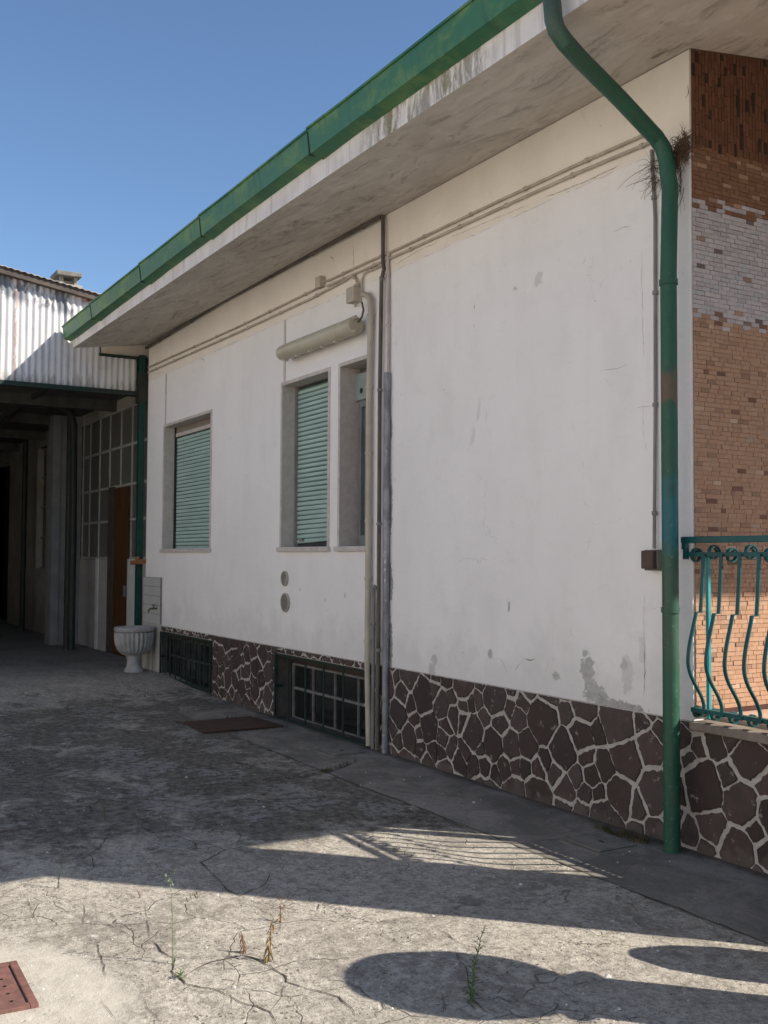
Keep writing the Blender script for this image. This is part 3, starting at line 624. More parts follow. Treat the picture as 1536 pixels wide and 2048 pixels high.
while z < 3.95:
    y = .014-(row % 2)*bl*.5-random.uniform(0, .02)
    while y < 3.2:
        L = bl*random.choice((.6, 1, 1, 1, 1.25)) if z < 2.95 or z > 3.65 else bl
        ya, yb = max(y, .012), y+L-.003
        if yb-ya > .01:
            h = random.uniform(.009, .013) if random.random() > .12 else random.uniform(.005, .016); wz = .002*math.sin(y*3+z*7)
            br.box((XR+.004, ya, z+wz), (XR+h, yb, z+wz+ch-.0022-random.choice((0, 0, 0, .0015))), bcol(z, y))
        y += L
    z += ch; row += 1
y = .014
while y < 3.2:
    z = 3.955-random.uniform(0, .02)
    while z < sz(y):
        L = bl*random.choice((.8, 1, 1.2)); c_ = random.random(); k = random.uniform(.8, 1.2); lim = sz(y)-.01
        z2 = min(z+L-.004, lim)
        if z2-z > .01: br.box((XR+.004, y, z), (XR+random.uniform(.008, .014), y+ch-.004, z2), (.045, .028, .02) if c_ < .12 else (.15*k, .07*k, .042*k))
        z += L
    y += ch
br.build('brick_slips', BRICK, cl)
mb = MB(); mb.box((XR+.005,.012,.737),(XR+.02,4.9,.760)); mb.build('skirting', SKIRT, house)

# wall cracks and scratches
wc = MB()
def wr(L, wd, y=-.0015):
    P_ = [PY(u, v) for u, v in L]; pts = []
    for a, b in zip(P_[:-1], P_[1:]):
        k = max(2, int((b-a).length/.02))
        for i in range(k): pts.append(a.lerp(b, i/k))
    pts.append(P_[-1]); vs = []; n = len(pts)
    for i, p in enumerate(pts):
        t = (pts[min(i+1, n-1)]-pts[max(i-1, 0)]).normalized(); s_ = Vector((-t.z, 0, t.x)); e = min(1, (i+.3)/3, (n-1-i+.3)/3); w_ = wd*e*random.uniform(.3, 1)*.5
        j = Vector((random.uniform(-1, 1), 0, random.uniform(-1, 1)))*.003
        for q in (p+s_*w_+j, p-s_*w_+j): vs.append((q.x, y, q.z))
    wc.add(vs, [(2*i, 2*i+1, 2*i+3, 2*i+2) for i in range(n-1)])
for L, wd in [([(1288,1395),(1290,1345),(1288,1300)], .006), ([(1289,1180),(1288,1230),(1289,1330)], .002), ([(1284,500),(1284,560),(1285,640),(1288,720)], .002), ([(1287,800),(1286,860),(1294,905)], .002),
    ([(1042,1322),(1052,1318),(1060,1320),(1072,1318)], .007), ([(1028,1344),(1036,1332),(1044,1322)], .006), ([(996,1315),(1004,1322),(1012,1338),(1016,1346)], .005), ([(1103,1349),(1115,1353)], .009),
    ([(1195,1385),(1205,1395),(1212,1405)], .01), ([(950,606),(949,620)], .012), ([(947,648),(949,656)], .008), ([(1117,512),(1118,524)], .008), ([(1172,514),(1166,530)], .006), ([(792,682),(794,692)], .007),
    ([(955,585),(957,600)], .003), ([(707,490),(708,520),(706,545)], .006), ([(660,512),(667,517),(668,524)], .009), ([(402,716),(408,720),(408,728)], .012), ([(1018,1213),(1020,1222)], .008),
    ([(1200,742),(1230,738),(1260,728)], .002), ([(1270,815),(1300,812),(1318,810)], .002), ([(1080,560),(1070,566)], .006), ([(1240,330),(1200,350),(1150,372),(1090,395)], .005), ([(1060,408),(980,442),(900,475)], .003),
    ([(880,482),(830,505),(790,530)], .004), ([(425,706),(450,693),(480,680)], .003), ([(304,756),(304,748),(335,744)], .003), ([(1375,170),(1377,185),(1372,196)], .01), ([(1030,575),(1034,580)], .01), ([(1225,465),(1240,458),(1265,450)], .003)]: wr(L, wd)
for u, v in [(870,1260),(862,1318),(867,1320),(660,1175),(676,1162),(690,1180),(640,1260),(1368,520),(1366,545),(1190,600),(1050,585),(952,660),(910,690),(836,385),(748,480),(1310,440),(1345,120),(1150,150),(1000,540),(1200,250),(905,760),(600,1140),(470,1130),(1150,1110),(1240,1000)]:
    wr([(u, v), (u+2, v+random.uniform(2, 5))], random.uniform(.004, .009))
wc.split('wall_crack', CRACKW, house)

# ------------------------------------------------------------------ fixtures on the facade
def wp(u, v, y): return PY(u, v, y)
fl = thing('wall_lamp', (-8.9, 0, 3.5), 'long beige tubular wall lamp tilted above the two tall windows', 'lamp')
pa, pb = wp(572, 704, -.11), wp(700, 655, -.11); ax_ = (pb-pa).normalized()
mb = MB(); mb.tube([pa-ax_*.09, pa-ax_*.085, pa, pb, pb+ax_*.01], [.062,.072,.077,.077,.074], 24); mb.build('lamp_body', LAMPM, fl, smooth=True)
mb = MB(); mb.tube([pb+ax_*.01, pb+ax_*.10, pb+ax_*.11], [.081,.081,.07], 24); mb.build('end_cap', LAMPM, fl, smooth=True); mb = MB()
for q in (.0, .2, .4, .6, .8): p = pa.lerp(pb, q); mb.box(p+Vector((-.02,-.02,-.088)), p+Vector((.02,.02,-.074)))
for dz in (.06, -.06): mb.tube([pb+ax_*.1+Vector((0,-.03,dz)), pb+ax_*.16+Vector((0,-.03,dz))], .016, 8)
mb.split('latch', LAMPM, fl)
mb = MB(); mb.box(pa+Vector((.1,.05,-.03)), pa+Vector((.14,.11,.03))); mb.box(pb+Vector((-.14,.05,-.03)), pb+Vector((-.10,.11,.03))); mb.split('bracket', LAMPM, fl)
# junction boxes
def jbox(u, v, w_, h_, d_, label, mat=BEIGE, glands=()):
    p = PY(u, v); t = thing('junction_box', (p.x, 0, p.z-h_/2), label, 'junction box')
    mb = MB(); mb.box((p.x-w_/2,-d_*.6,p.z-h_/2),(p.x+w_/2,-.001,p.z+h_/2)); mb.build('box_base', mat, t, bevel=.004)
    mb = MB(); mb.box((p.x-w_/2-.003,-d_,p.z-h_/2-.003),(p.x+w_/2+.003,-d_*.6,p.z+h_/2+.003)); mb.build('box_cover', mat, t, bevel=.005)
    mb = MB()
    for (dx, dz, r_) in glands: mb.tube([(p.x+dx*w_/2,-d_*.35,p.z+dz*h_/2),(p.x+dx*(w_/2+.035),-d_*.35,p.z+dz*(h_/2+.035))], r_, 10)
    if glands: mb.split('cable_gland', mat, t, smooth=True)
    return p
jbox(717, 592, .13, .13, .09, 'square beige junction box just above the right end of the wall lamp', BEIGE, ((.5,1,.014),(0,1,.014),(0,-1,.012)))
jbox(646, 566, .10, .10, .06, 'small beige junction box on the twin conduits high left of the lamp', CONDM, ((1,0,.012),(-1,0,.012)))
p = PY(1303, 1122); t = thing('wall_socket', (p.x, 0, p.z-.06), 'weathered grey outdoor socket box at the foot of the thin conduit beside the downpipe', 'socket')
mb = MB(); mb.box((-4.50,-.055,p.z-.055),(-4.385,-.001,p.z+.065)); mb.build('box', simple('socket_grey', (.17,.155,.14), (.12,.11,.10), 9, .6), t, bevel=.006)
mb = MB(); mb.box((-4.495,-.085,p.z-.045),(-4.40,-.056,p.z+.06)); mb.build('cover', simple('socket_brown', (.085,.055,.045), (.06,.04,.035), 9, .5), t, bevel=.006)
# round vents
for (u, v, r_, lab) in [(571, 1157, .075, 'small round beige vent grille, the upper of two below the windows'), (572, 1205, .095, 'larger round beige vent grille, the lower of two below the windows')]:
    p = PY(u, v); t = thing('round_vent', (p.x, 0, p.z), lab, 'vent', 'round vents below the windows')
    mb = MB(); mb.lathe([(r_,0),(r_,.016),(r_*.9,.022),(r_*.84,.018),(r_*.84,.004)], (0,0,0), 32); o_ = mb.build('vent_rim', simple('vent_beige', (.42,.39,.34), (.36,.33,.28), 9, .6), t, smooth=True); o_.matrix_world = Matrix.Translation((p.x,-.001,p.z)) @ Matrix.Rotation(math.pi/2, 4, 'X')
    mb = MB(); n = 13
    for k in range(n):
        zz = -r_*.84+(k+.5)*r_*1.68/n; hw = math.sqrt(max(0, (r_*.83)**2-zz*zz)); mb.add([(p.x-hw,-.016,p.z+zz-.001),(p.x+hw,-.016,p.z+zz-.001),(p.x+hw,-.006,p.z+zz+.006),(p.x-hw,-.006,p.z+zz+.006),(p.x-hw,-.014,p.z+zz-.004),(p.x+hw,-.014,p.z+zz-.004)], [(0,1,2,3),(4,5,1,0)])
    mb.build('vent_slats', simple('vent_beige', (.38,.35,.30), (.32,.29,.25), 9, .6), t)
    mb = MB(); mb.lathe([(0,.003),(r_*.85,.003)], (0,0,0), 24); o_ = mb.build('vent_hole', DARKP, t); o_.matrix_world = Matrix.Translation((p.x,-.001,p.z)) @ Matrix.Rotation(math.pi/2, 4, 'X')
# pipes and conduits
def run(name, pts, r_, mat, label, cat, group=None, clips=0, seg=10, clipmat=None):
    pts = [Vector(p) for p in pts]; t = thing(name, (pts[-1].x, pts[-1].y, pts[-1].z), label, cat, group)
    mb = MB(); mb.tube(pts, r_, seg); mb.build('tube', mat, t, smooth=True)
    if clips:
        tot = sum((b-a).length for a, b in zip(pts[:-1], pts[1:])); mb = MB(); nx_ = clips*.5; acc = 0
        for a, b in zip(pts[:-1], pts[1:]):
            L = (b-a).length
            while acc+L > nx_:
                q = a.lerp(b, (nx_-acc)/L); d_ = (b-a).normalized(); mb.tube([q-d_*.013, q-d_*.011, q+d_*.011, q+d_*.013], [r_+.001, r_+.0065, r_+.0065, r_+.001], 10); nx_ += clips*random.uniform(.85, 1.15)
            acc += L
        mb.split('clip', clipmat or mat, t, smooth=True)
    return t
G = 'thin conduits along the top of the facade'
run('conduit', [(XL+.02,-.018,4.185), wp(480,652,-.018), wp(640,574,-.018)], .0105, CONDM, 'upper of the two thin painted conduits left of the small junction box', 'conduit', G, .75)
run('conduit', [(XL+.02,-.018,4.115), wp(480,663,-.018), wp(620,598,-.018), wp(690,561,-.018), wp(702,552,-.018), wp(711,556,-.02), wp(715,568,-.03), wp(716,585,-.035)], .0115, CONDM, 'lower of the two thin painted conduits, curving down into the square junction box', 'conduit', G, .75)
run('conduit', [wp(655,562,-.018), wp(740,522,-.018), wp(800,496,-.018), wp(1000,401,-.018), wp(1150,331,-.018), wp(1306,262,-.018)], .0105, CONDM, 'upper of the two thin conduits running right from the small junction box to the downpipe', 'conduit', G, .62)
run('conduit', [wp(655,572,-.018), wp(740,534,-.018), wp(800,508,-.018), wp(1000,416,-.018), wp(1150,348,-.018), wp(1300,285,-.018)], .0105, CONDM, 'lower of the two thin conduits running right from the small junction box to the downpipe', 'conduit', G, .62)
run('conduit', [wp(760,533,-.018), wp(735,543,-.018), wp(727,549,-.018), wp(724,560,-.02), wp(723,585,-.025)], .010, CONDM, 'short thin conduit dropping beside the dark pipe into the square junction box', 'conduit', G, .3)
run('lamp_cable', [wp(724,605,-.03), wp(727,620,-.05), wp(724,634,-.07), wp(716,645,-.09)], .009, BROWNC, 'thin cable looping from the square junction box to the lamp', 'cable')
run('beige_pipe', [wp(726,588,-.05), wp(734,591,-.05), wp(740,600,-.045), wp(742,618,-.04), (-7.775,-.04,3.0), (-7.772,-.04,1.5), (-7.775,-.04,.7), (-7.74,-.04,.02)], .026, BEIGE, 'thick beige plastic pipe with an elbow running from the junction box down to the ground', 'pipe', 'vertical pipes in the middle of the facade', .55, 14)
run('soffit_cable', [(XL+.03,-.05,4.45), wp(450,600,-.05), wp(600,520,-.05), wp(762,433,-.05)], .019, BROWNC, 'dark brown cable duct following the corner under the soffit', 'cable', None, 1.1)
run('dark_conduit', [wp(765,432,-.035), wp(766,445,-.035), wp(766,525,-.035), wp(768,538,-.04), wp(763,560,-.035), (-7.60,-.035,3.0), (-7.60,-.035,1.5), (-7.60,-.035,.02)], .017, BROWNC, 'dark brown conduit with a kink dropping from the soffit to the ground', 'pipe', 'vertical pipes in the middle of the facade', 1.1, 12, GREYC)
run('painted_conduit', [wp(778,503,-.02), wp(776,520,-.02), (-7.49,-.02,3.7), (-7.485,-.02,3.12)], .014, PINKP, 'narrow pinkish painted conduit above the zinc pipe', 'pipe', 'vertical pipes in the middle of the facade', .4)
run('zinc_pipe', [(-7.485,-.03,3.14), (-7.485,-.03,2.4), (-7.485,-.03,1.2), (-7.48,-.035,-.02)], .028, ZINC, 'grey zinc pipe set beside a strip of bare render', 'pipe', 'vertical pipes in the middle of the facade', 0, 14)
mb = MB(); mb.tube([(-7.485,-.03,3.0),(-7.485,-.03,3.13)], .031, 14); o_ = mb.build('pipe_collar', ZINC, bpy.data.objects['zinc_pipe'], smooth=True)
run('grey_conduit', [(-7.66,-.02,1.34), (-7.675,-.03,1.36), (-7.69,-.03,1.33), (-7.69,-.03,.6), (-7.69,-.03,.0)], .016, GREYC, 'low grey conduit with a bent top, beside the beige pipe', 'pipe', 'vertical pipes in the middle of the facade', .7)
run('slim_conduit', [(-7.645,-.02,1.22), (-7.645,-.02,.6), (-7.645,-.02,.0)], .012, GREYC, 'slim low grey conduit squeezed between the bent conduit and the dark one', 'pipe', 'vertical pipes in the middle of the facade', .45)
run('conduit', [wp(1303,300,-.015), (-4.435,-.015,3.6), (-4.442,-.015,2.5), (-4.442,-.03,1.66)], .010, GREYC, 'thin grey conduit dropping beside the downpipe to the socket box', 'conduit', None, .58)
for (u, v0, v1, lab) in [(571, 640, 764, 'flat painted strip from the conduits to the middle window, passing behind the lamp'), (333, 748, 853, 'flat painted strip dropping to the top left corner of the leftmost window')]:
    a = PY(u, v0); b = PY(u, v1); mb = MB(); mb.box((a.x-.018,-.010,b.z-.01),(a.x+.018,-.0005,a.z)); tags(mb.build('painted_strip', TRUNK, bevel=.002), lab, 'trunking')
# dry twigs caught behind the downpipe
tw = MB()
def twig(p, d, L, r_, cur=.25):
    pts = [Vector(p)]; d = Vector(d).normalized()
    for k in range(7):
        pts.append(pts[-1]+d*L/7); d = (d+Vector((random.uniform(-cur, cur), random.uniform(-cur, cur)*.5, random.uniform(-cur, cur)))).normalized()
    pts = [Vector((q.x, min(q.y, -.004), q.z)) for q in pts]; tw.tube(pts, [r_*(1-.09*k) for k in range(8)], 4, False)
for i in range(330):
    t_ = random.random(); p = PY(1345+30*t_, 318-38*t_+random.uniform(-16, 26), -.04+random.uniform(-.07, .03))
    twig(p, (random.uniform(-1, 1), random.uniform(-.3, .2), random.uniform(-1, .8)), random.uniform(.04, .11), random.uniform(.0015, .0035), .75)
for i in range(60):
    p = PY(1305+random.uniform(-4, 22), 335+random.uniform(-22, 30), -.03); twig(p, (random.uniform(-.6, .5), -.1, random.uniform(-1, .2)), random.uniform(.06, .16), random.uniform(.001, .0022), .55)
for i in range(26):
    p = PY(1352+random.uniform(-8, 12), 345+random.uniform(-20, 30), -.03); twig(p, (random.uniform(-.2, .2), -.05, -1), random.uniform(.12, .3), random.uniform(.001, .002), .25)
for (u, v, u2, v2) in [(1302,330,1226,372),(1300,352,1256,384),(1310,350,1312,382),(1368,375,1358,440)]:
    a = PY(u, v, -.05); b = PY(u2, v2, -.08); twig(a, b-a, (b-a).length, .0026, .16)
tags(tw.build('dry_twig_tangle', TWIG), 'tangle of dry brown twigs caught behind the downpipe bend at the house corner', 'twigs')

# ------------------------------------------------------------------ railing
rl = thing('balcony_railing', (-4.15, 0, .71), 'teal wrought iron balcony railing with bellied bars and scrolls beside the downpipe', 'railing')
def scroll(cx, cz, r_, a0, a1, n=16, shrink=.55): return [Vector((cx, 0, cz))+Vector((0, math.cos(a0+(a1-a0)*k/n), math.sin(a0+(a1-a0)*k/n)))*r_*(1-shrink*k/n) for k in range(n+1)]
mb = MB(); mb.box((-4.215,-.055,1.69),(XP-.55,-.02,1.725)); mb.box((-4.215,-.05,1.655),(-4.2,-.025,1.69)); mb.build('top_rail', TEAL, rl, bevel=.003)
mb = MB(); mb.box((-4.205,-.045,1.615),(XP-.55,-.022,1.64)); mb.box((-4.205,-.05,1.60),(-4.185,-.02,1.70)); mb.build('upper_crossbar', TEAL, rl, bevel=.002)
mb = MB(); mb.box((-4.15,-.055,.765),(XP-.55,-.022,.79)); mb.build('bottom_rail', TEAL, rl, bevel=.002)
mb = MB(); mb.box((-4.098,.012,.73),(-4.078,.03,1.64)); mb.box((-2.95,.012,.73),(-2.925,.03,1.64)); mb.split('support_post', simple('railing_teal_sunlit', (.05,.30,.33), (.04,.24,.26), 6, .45), rl)  # post teal made paler, sunlight put into its colour
bar = []
sp = .1245; xb0 = -4.052
def bez(P4, n=10):
    a, b, c, d = [Vector(p) for p in P4]; return [a*(1-t)**3+b*3*t*(1-t)**2+c*3*t*t*(1-t)+d*t**3 for t in [i/n for i in range(n+1)]]
def baluster_mesh(up_):
    mb = MB(); W_ = .021; dz = .008 if up_ else -.008
    # upper straight part with a scroll hooked over the crossbar
    mb.strap([Vector((0, y, z)) for (y, z) in [(-.078,1.315),(-.068,1.42),(-.060,1.52),(-.056,1.60),(-.055,1.625)]]+scroll(-.099, 1.628+dz, .044, 0, 7.6, 30, .45), (1,0,0), W_, .0075)
    # step and belly
    mb.strap([Vector((0,-.072,1.314)), Vector((0,-.115,1.312))], (1,0,0), W_, .005)
    L = bez([(0,-.112,1.314),(0,-.135,1.22),(0,-.175,1.14),(0,-.175,1.05)], 8)+bez([(0,-.175,1.05),(0,-.17,.95),(0,-.08,.90),(0,-.058,.815)], 9)[1:]
    mb.strap(L+[Vector((0,-.058,.79)), Vector((0,-.060,.768))]+scroll(-.097, .765, .037, -.1, -7.4, 28, .45), (1,0,0), W_, .0075)
    return mb
k = 0; base_m = {}
while xb0+k*sp < XP-.6:
    e = k % 2
    if e not in base_m:
        o_ = baluster_mesh(e).build('baluster', TEAL); base_m[e] = o_; o_.location = (xb0+k*sp, 0, 0); o_.parent = rl; o_.matrix_parent_inverse = rl.matrix_world.inverted()
    else:
        o_ = base_m[e].copy(); COL.objects.link(o_); o_.location = (xb0+k*sp, 0, 0)
    k += 1

# ------------------------------------------------------------------ wash basin corner
sp_ = MB(); z0, z1 = .02, 1.32; sp_.box((-13.98,-.03,z0),(-13.27,-.002,.72)); tb = thing('tiled_splashback', (-13.6, 0, .1), 'white tiled splashback panel on the wall behind the basin', 'splashback')
sp_.build('lower_panel', simple('splash_plaster', (.50,.48,.44), (.42,.39,.35), 6, .8), tb)
mb = MB()
for r_ in range(5):
    for c_ in range(3):
        a = -13.98+c_*.237; zz = .722+r_*.121; mb.box((a, -.030-random.uniform(0, .002), zz), (a+.233, -.026, zz+.115))
mb.build('tiles', TILE, tb, bevel=.001); mb = MB(); mb.box((-13.98,-.025,.72),(-13.272,-.002,1.325)); mb.build('backing', simple('tile_grout', (.24,.23,.22), (.18,.17,.16), 9, .9), tb)
bx, by, bz = -13.50, -.29, 0.1
bs = thing('wash_basin', (bx, by, bz), 'fluted grey cement wash basin on a short pedestal at the left end of the facade', 'basin')
mb = MB(); mb.lathe([(.09,.21),(.15,.235),(.20,.29),(.225,.36),(.235,.44),(.236,.515)], (bx,by,bz), 120, .10, 26); mb.build('fluted_bowl', PORC, bs, smooth=True)
mb = MB(); mb.lathe([(.235,.515),(.252,.525),(.262,.545),(.258,.575),(.245,.585),(.225,.58),(.20,.55),(.17,.44),(.09,.36),(.0,.34)], (bx,by,bz), 48); mb.build('rim', PORC, bs, smooth=True)
mb = MB(); mb.lathe([(.125,0),(.125,.03),(.10,.06),(.088,.14),(.095,.20),(.11,.245)], (bx,by,bz), 24); mb.build('pedestal', PORC, bs, smooth=True)
tp = thing('water_tap', (bx, -.03, .9), 'small brass tap on the tiles above the basin', 'tap')
mb = MB(); mb.tube([(bx+.12,-.02,.92),(bx+.12,-.12,.92),(bx+.12,-.14,.905),(bx+.12,-.145,.87)], .012, 10); mb.build('spout', BRASS, tp, smooth=True)
mb = MB(); mb.tube([(bx+.12,-.08,.92),(bx+.12,-.08,.965)], .008, 8); mb.tube([(bx+.075,-.08,.968),(bx+.165,-.08,.968)], .008, 8); mb.build('handle', BRASS, tp, smooth=True)
mb = MB(); mb.tube([(bx-.05,-.05,.1),(bx-.05,-.05,.5)], .03, 12); mb.tube([(bx-.05,-.05,.32),(bx-.03,-.15,.36)], .02, 10); tags(mb.build('drain_pipe', BEIGE, smooth=True), 'pale drain pipe standing behind the basin pedestal', 'pipe')
mb = MB(); p = PX(281, 1124, -13.97); mb.add([(-14.012,p.y-.13,p.z-.04),(-14.012,p.y+.12,p.z-.02),(-14.012,p.y+.12,p.z+.05),(-14.012,p.y-.13,p.z+.015),(-13.965,p.y-.13,p.z-.035),(-13.965,p.y+.12,p.z-.02),(-13.965,p.y+.125,p.z+.055),(-13.965,p.y-.13,p.z+.02)], [(0,1,2,3),(4,7,6,5),(0,4,5,1),(1,5,6,2),(2,6,7,3),(3,7,4,0)]); mb.box((-13.99,p.y-.07,p.z+.02),(-13.955,p.y-.02,p.z+.075))
tags(mb.build('wooden_bracket', WOOD, bevel=.006), 'rough orange brown piece of wood fixed to the green post above the basin', 'wood')

# ------------------------------------------------------------------ covered passage
CX = -14.12
cp = thing('corrugated_canopy', (CX, -1, 0), 'canopy clad in white rusty corrugated sheets, spanning the passage left of the house', 'canopy')
def sheet(ya, yb, zb, ztf, x, jag=.0):
    mb = MB(); n = int((yb-ya)/.01); vs = []; pitch = .083
    for i in range(n+1):
        y = ya+(yb-ya)*i/n; dx = .011*math.cos(2*math.pi*y/pitch); zz = zb+.008*math.sin(2*math.pi*y/pitch)+jag*noise.noise(Vector((y*3, 1, 1)))
        vs += [(x+dx, y, zz), (x+dx, y, ztf(y))]
    return mb.add(vs, [(2*i, 2*i+2, 2*i+3, 2*i+1) for i in range(n)])
rt = lambda y: 4.97-.16*y if y > -4 else 4.97+.64+.16*(y+4)
sheet(-1.09, -.64, 3.86, lambda y: rt(y)-.02, CX+.012, .01).build('corrugated_sheet', CORR, cp, smooth=True)
sheet(-1.95, -1.08, 3.86, lambda y: rt(y)-.02, CX, .01).build('corrugated_sheet', CORR, cp, smooth=True)
sheet(-7.5, -1.94, 3.86, lambda y: rt(y)-.02, CX+.012, .01).build('corrugated_sheet', CORR, cp, smooth=True)
sheet(-.66, -.13, 3.86, lambda y: 4.30-.0*y, CX+.03, .012).build('corrugated_sheet', CORR, cp, smooth=True)
# roof: corrugated sheets seen edge on
mb = MB(); n = 760; vs = []
for i in range(n+1):
    y = -7.6+7.9*i/n; dz = .006*math.cos(2*math.pi*y/.083); vs += [(CX+.14, y, rt(y)+.045+dz), (CX-12, y, rt(y)+.045+dz), (CX+.14, y, rt(y)+.037+dz), (CX-12, y, rt(y)+.037+dz)]
mb.add(vs, [q for i in range(n) for q in ((4*i,4*i+4,4*i+5,4*i+1),(4*i+2,4*i+3,4*i+7,4*i+6),(4*i,4*i+2,4*i+6,4*i+4))]); mb.build('roof_sheet', simple('fibre_cement', (.42,.40,.38), (.30,.28,.26), 5, .85), cp, smooth=True)
mb = MB()
for ya, yb in ((-7.5,-4),(-4,-.15)): mb.add([(CX+.11,ya,rt(ya)-.05),(CX+.11,yb,rt(yb)-.05),(CX+.11,yb,rt(yb)+.03),(CX+.11,ya,rt(ya)+.03),(CX+.02,ya,rt(ya)-.05),(CX+.02,yb,rt(yb)-.05),(CX+.02,yb,rt(yb)+.03),(CX+.02,ya,rt(ya)+.03)], [(0,1,2,3),(0,4,5,1),(3,2,6,7),(1,5,6,2)])
mb.build('verge_board', DARKTRIM, cp)
mb = MB(); mb.box((CX-.06,-7.5,3.80),(CX+.05,-.1,3.862)); mb.box((CX-.02,-.65,4.30),(CX+.08,.0,4.335)); mb.split('edge_beam', DGREEN, cp)
mb = MB(); mb.box((CX-.10,-.62,4.335),(CX+.02,.05,4.62)); mb.build('upstand', simple('cream_render', (.62,.55,.45), (.54,.47,.38), 4, .9), cp)
for (x, y) in ((-14.06, -.07),):
    mb = MB(); mb.box((x-.045,y-.04,.06),(x+.045,y+.04,4.36)); mb.build('post', SGREEN, cp, bevel=.004)
mb = MB(); mb.box((-14.15,-.125,3.70),(-14.0,-.002,4.10)); mb.build('bracket_plate', DARKP, cp)
mb = MB(); mb.box((-26,-7.5,4.02),(CX-.08,.19,4.08))
for x in (-16.2,-18.5,-21,-23.5): mb.box((x-.06,-7.5,3.86),(x+.06,.19,4.02))
mb.build('ceiling', simple('dark_boards', (.10,.095,.085), (.07,.065,.06), 4, .9), cp)
# diagonal braces below the ceiling
mb = MB()
mb.tube([PX(0, 838, -17.5), PX(95, 775, -15.6)], .04, 8); mb.tube([PX(-30, 880, -19.5), PX(60, 800, -16.8)], .035, 8); mb.split('brace', DARKP, cp)
ch = thing('chimney', (-18, -.14, 5.2), 'cement chimney with a flat cap behind the corrugated roof', 'chimney')
q0, q1 = PX(117, 572, -18), PX(160, 574, -18)
mb = MB(); mb.box((-18.4,q0.y+.01,5.0),(-18,q1.y,6.21)); mb.box((-18.44,q0.y-.03,6.16),(-17.96,q1.y+.03,6.22)); mb.build('stack', CHIM, ch, bevel=.01)
mb = MB(); mb.box((-18.36,q0.y+.03,6.22),(-18.28,q0.y+.09,6.36)); mb.box((-18.12,q0.y+.03,6.22),(-18.04,q0.y+.09,6.36)); mb.box((-18.12,q1.y-.09,6.22),(-18.04,q1.y-.03,6.36)); mb.box((-18.36,q1.y-.09,6.22),(-18.28,q1.y-.03,6.36)); mb.box((-18.3,q0.y+.08,6.22),(-18.1,q1.y-.08,6.30)); mb.split('cap_support', CHIM, ch)
mb = MB(); mb.box((-18.45,q0.y-.04,6.36),(-17.95,q1.y+.02,6.44)); mb.build('cap', simple('chimney_cap', (.20,.19,.17), (.13,.125,.115), 9, .9), ch, bevel=.01)

# workshop behind the passage
ws = thing('workshop_building', (-20, .19, 0), 'dim plastered workshop under the canopy with a steel framed glass wall', 'building')
WY = .19; ops = [(-18.42,-14.0,1.56,3.86),(-16.40,-15.42,0,1.56),(-21.65,-20.86,1.35,3.75),(-26,-24.45,0,3.7)]
mb = MB()
for a, b, c, d in holes(-26, -13.98, -.1, 4.9, ops): mb.quad((a,WY,c),(b,WY,c),(b,WY,d),(a,WY,d))
mb.box((-26.2,-7.6,-.1),(-26,3.2,5)); mb.quad((-14,3.2,-.1),(-26,3.2,-.1),(-26,3.2,5),(-14,3.2,5))
for a, b, c, d in ops: 
    mb.quad((a,WY,c),(a,WY+.2,c),(a,WY+.2,d),(a,WY,d)); mb.quad((b,WY,c),(b,WY,d),(b,WY+.2,d),(b,WY+.2,c))
mb.build('wall', SHEDW, ws)
mb = MB(); mb.box((-26.2,.3,4.86),(-14.0,3.3,4.96)); mb.build('roof', DARKTRIM, ws)  # unseen roof slab, added to stop sunlight leaking into the workshop
mb = MB(); mb.box((-18.55,-.17,-.1),(-18.2,WY,4.0)); mb.box((-18.56,-.30,.0),(-18.18,-.17,4.0)); mb.build('pier', simple('pier_grey', (.21,.215,.22), (.17,.175,.18), 4, .85), ws)
mb = MB(); t = .014
gx = [PY(u, 1000, WY).x for u in (162,176,195,215,237,259)]+[-14.6,-14.02]
for x in gx:
    zb_ = 1.56 if not -16.41 < x < -15.43 else 2.68
    mb.box((x-t/2, WY+.02, zb_), (x+t/2, WY+.05, 3.86))
for z_, a, b in ((3.86,-18.42,-14),(3.28,-18.42,-14),(2.68,-18.42,-14),(2.15,-18.42,-16.42),(2.15,-15.42,-14),(1.57,-18.42,-16.42),(1.57,-15.42,-14)): mb.box((a, WY+.015, z_-.02), (b, WY+.055, z_+.02))
gw = mb.build('glazing_bars', simple('bar_grey', (.42,.42,.40), (.33,.33,.31), 6, .6), ws)
mb = MB(); mb.quad((-18.42,WY+.04,1.56),(-14,WY+.04,1.56),(-14,WY+.04,3.86),(-18.42,WY+.04,3.86)); mb.build('glass_wall', GLASSD, ws)
mb = MB(); mb.box((-16.20,WY+.0,.06),(-15.44,WY+.035,2.65)); dr = mb.build('door', DOORM, ws)
mb = MB(); mb.box((-15.56,WY-.03,1.0),(-15.5,WY,1.16)); mb.build('handle', ZINC, dr)
mb = MB(); mb.box((-16.50,WY-.01,.06),(-16.20,WY+.04,2.68)); mb.build('door_jamb', simple('jamb_brown', (.075,.06,.052), (.055,.045,.04), 5, .8), ws)
mb = MB(); mb.box((-15.42,WY-.012,.05),(-15.05,WY+.03,1.56)); mb.box((-17.15,WY-.02,.05),(-17.0,WY,1.56)); mb.split('white_panel', simple('white_pvc', (.62,.62,.61), (.52,.52,.51), 4, .5), ws)
mb = MB(); mb.box((-18.42,WY-.008,.05),(-17.16,WY,1.54)); mb.box((-16.99,WY-.008,.05),(-16.51,WY,1.54)); mb.split('lower_panel', simple('panel_grey', (.40,.39,.39), (.34,.33,.33), 4, .7), ws)
mb = MB(); mb.quad((-21.65,WY+.12,1.35),(-20.86,WY+.12,1.35),(-20.86,WY+.12,3.75),(-21.65,WY+.12,3.75)); wn = mb.build('window', GLASS, ws)
mb = MB()
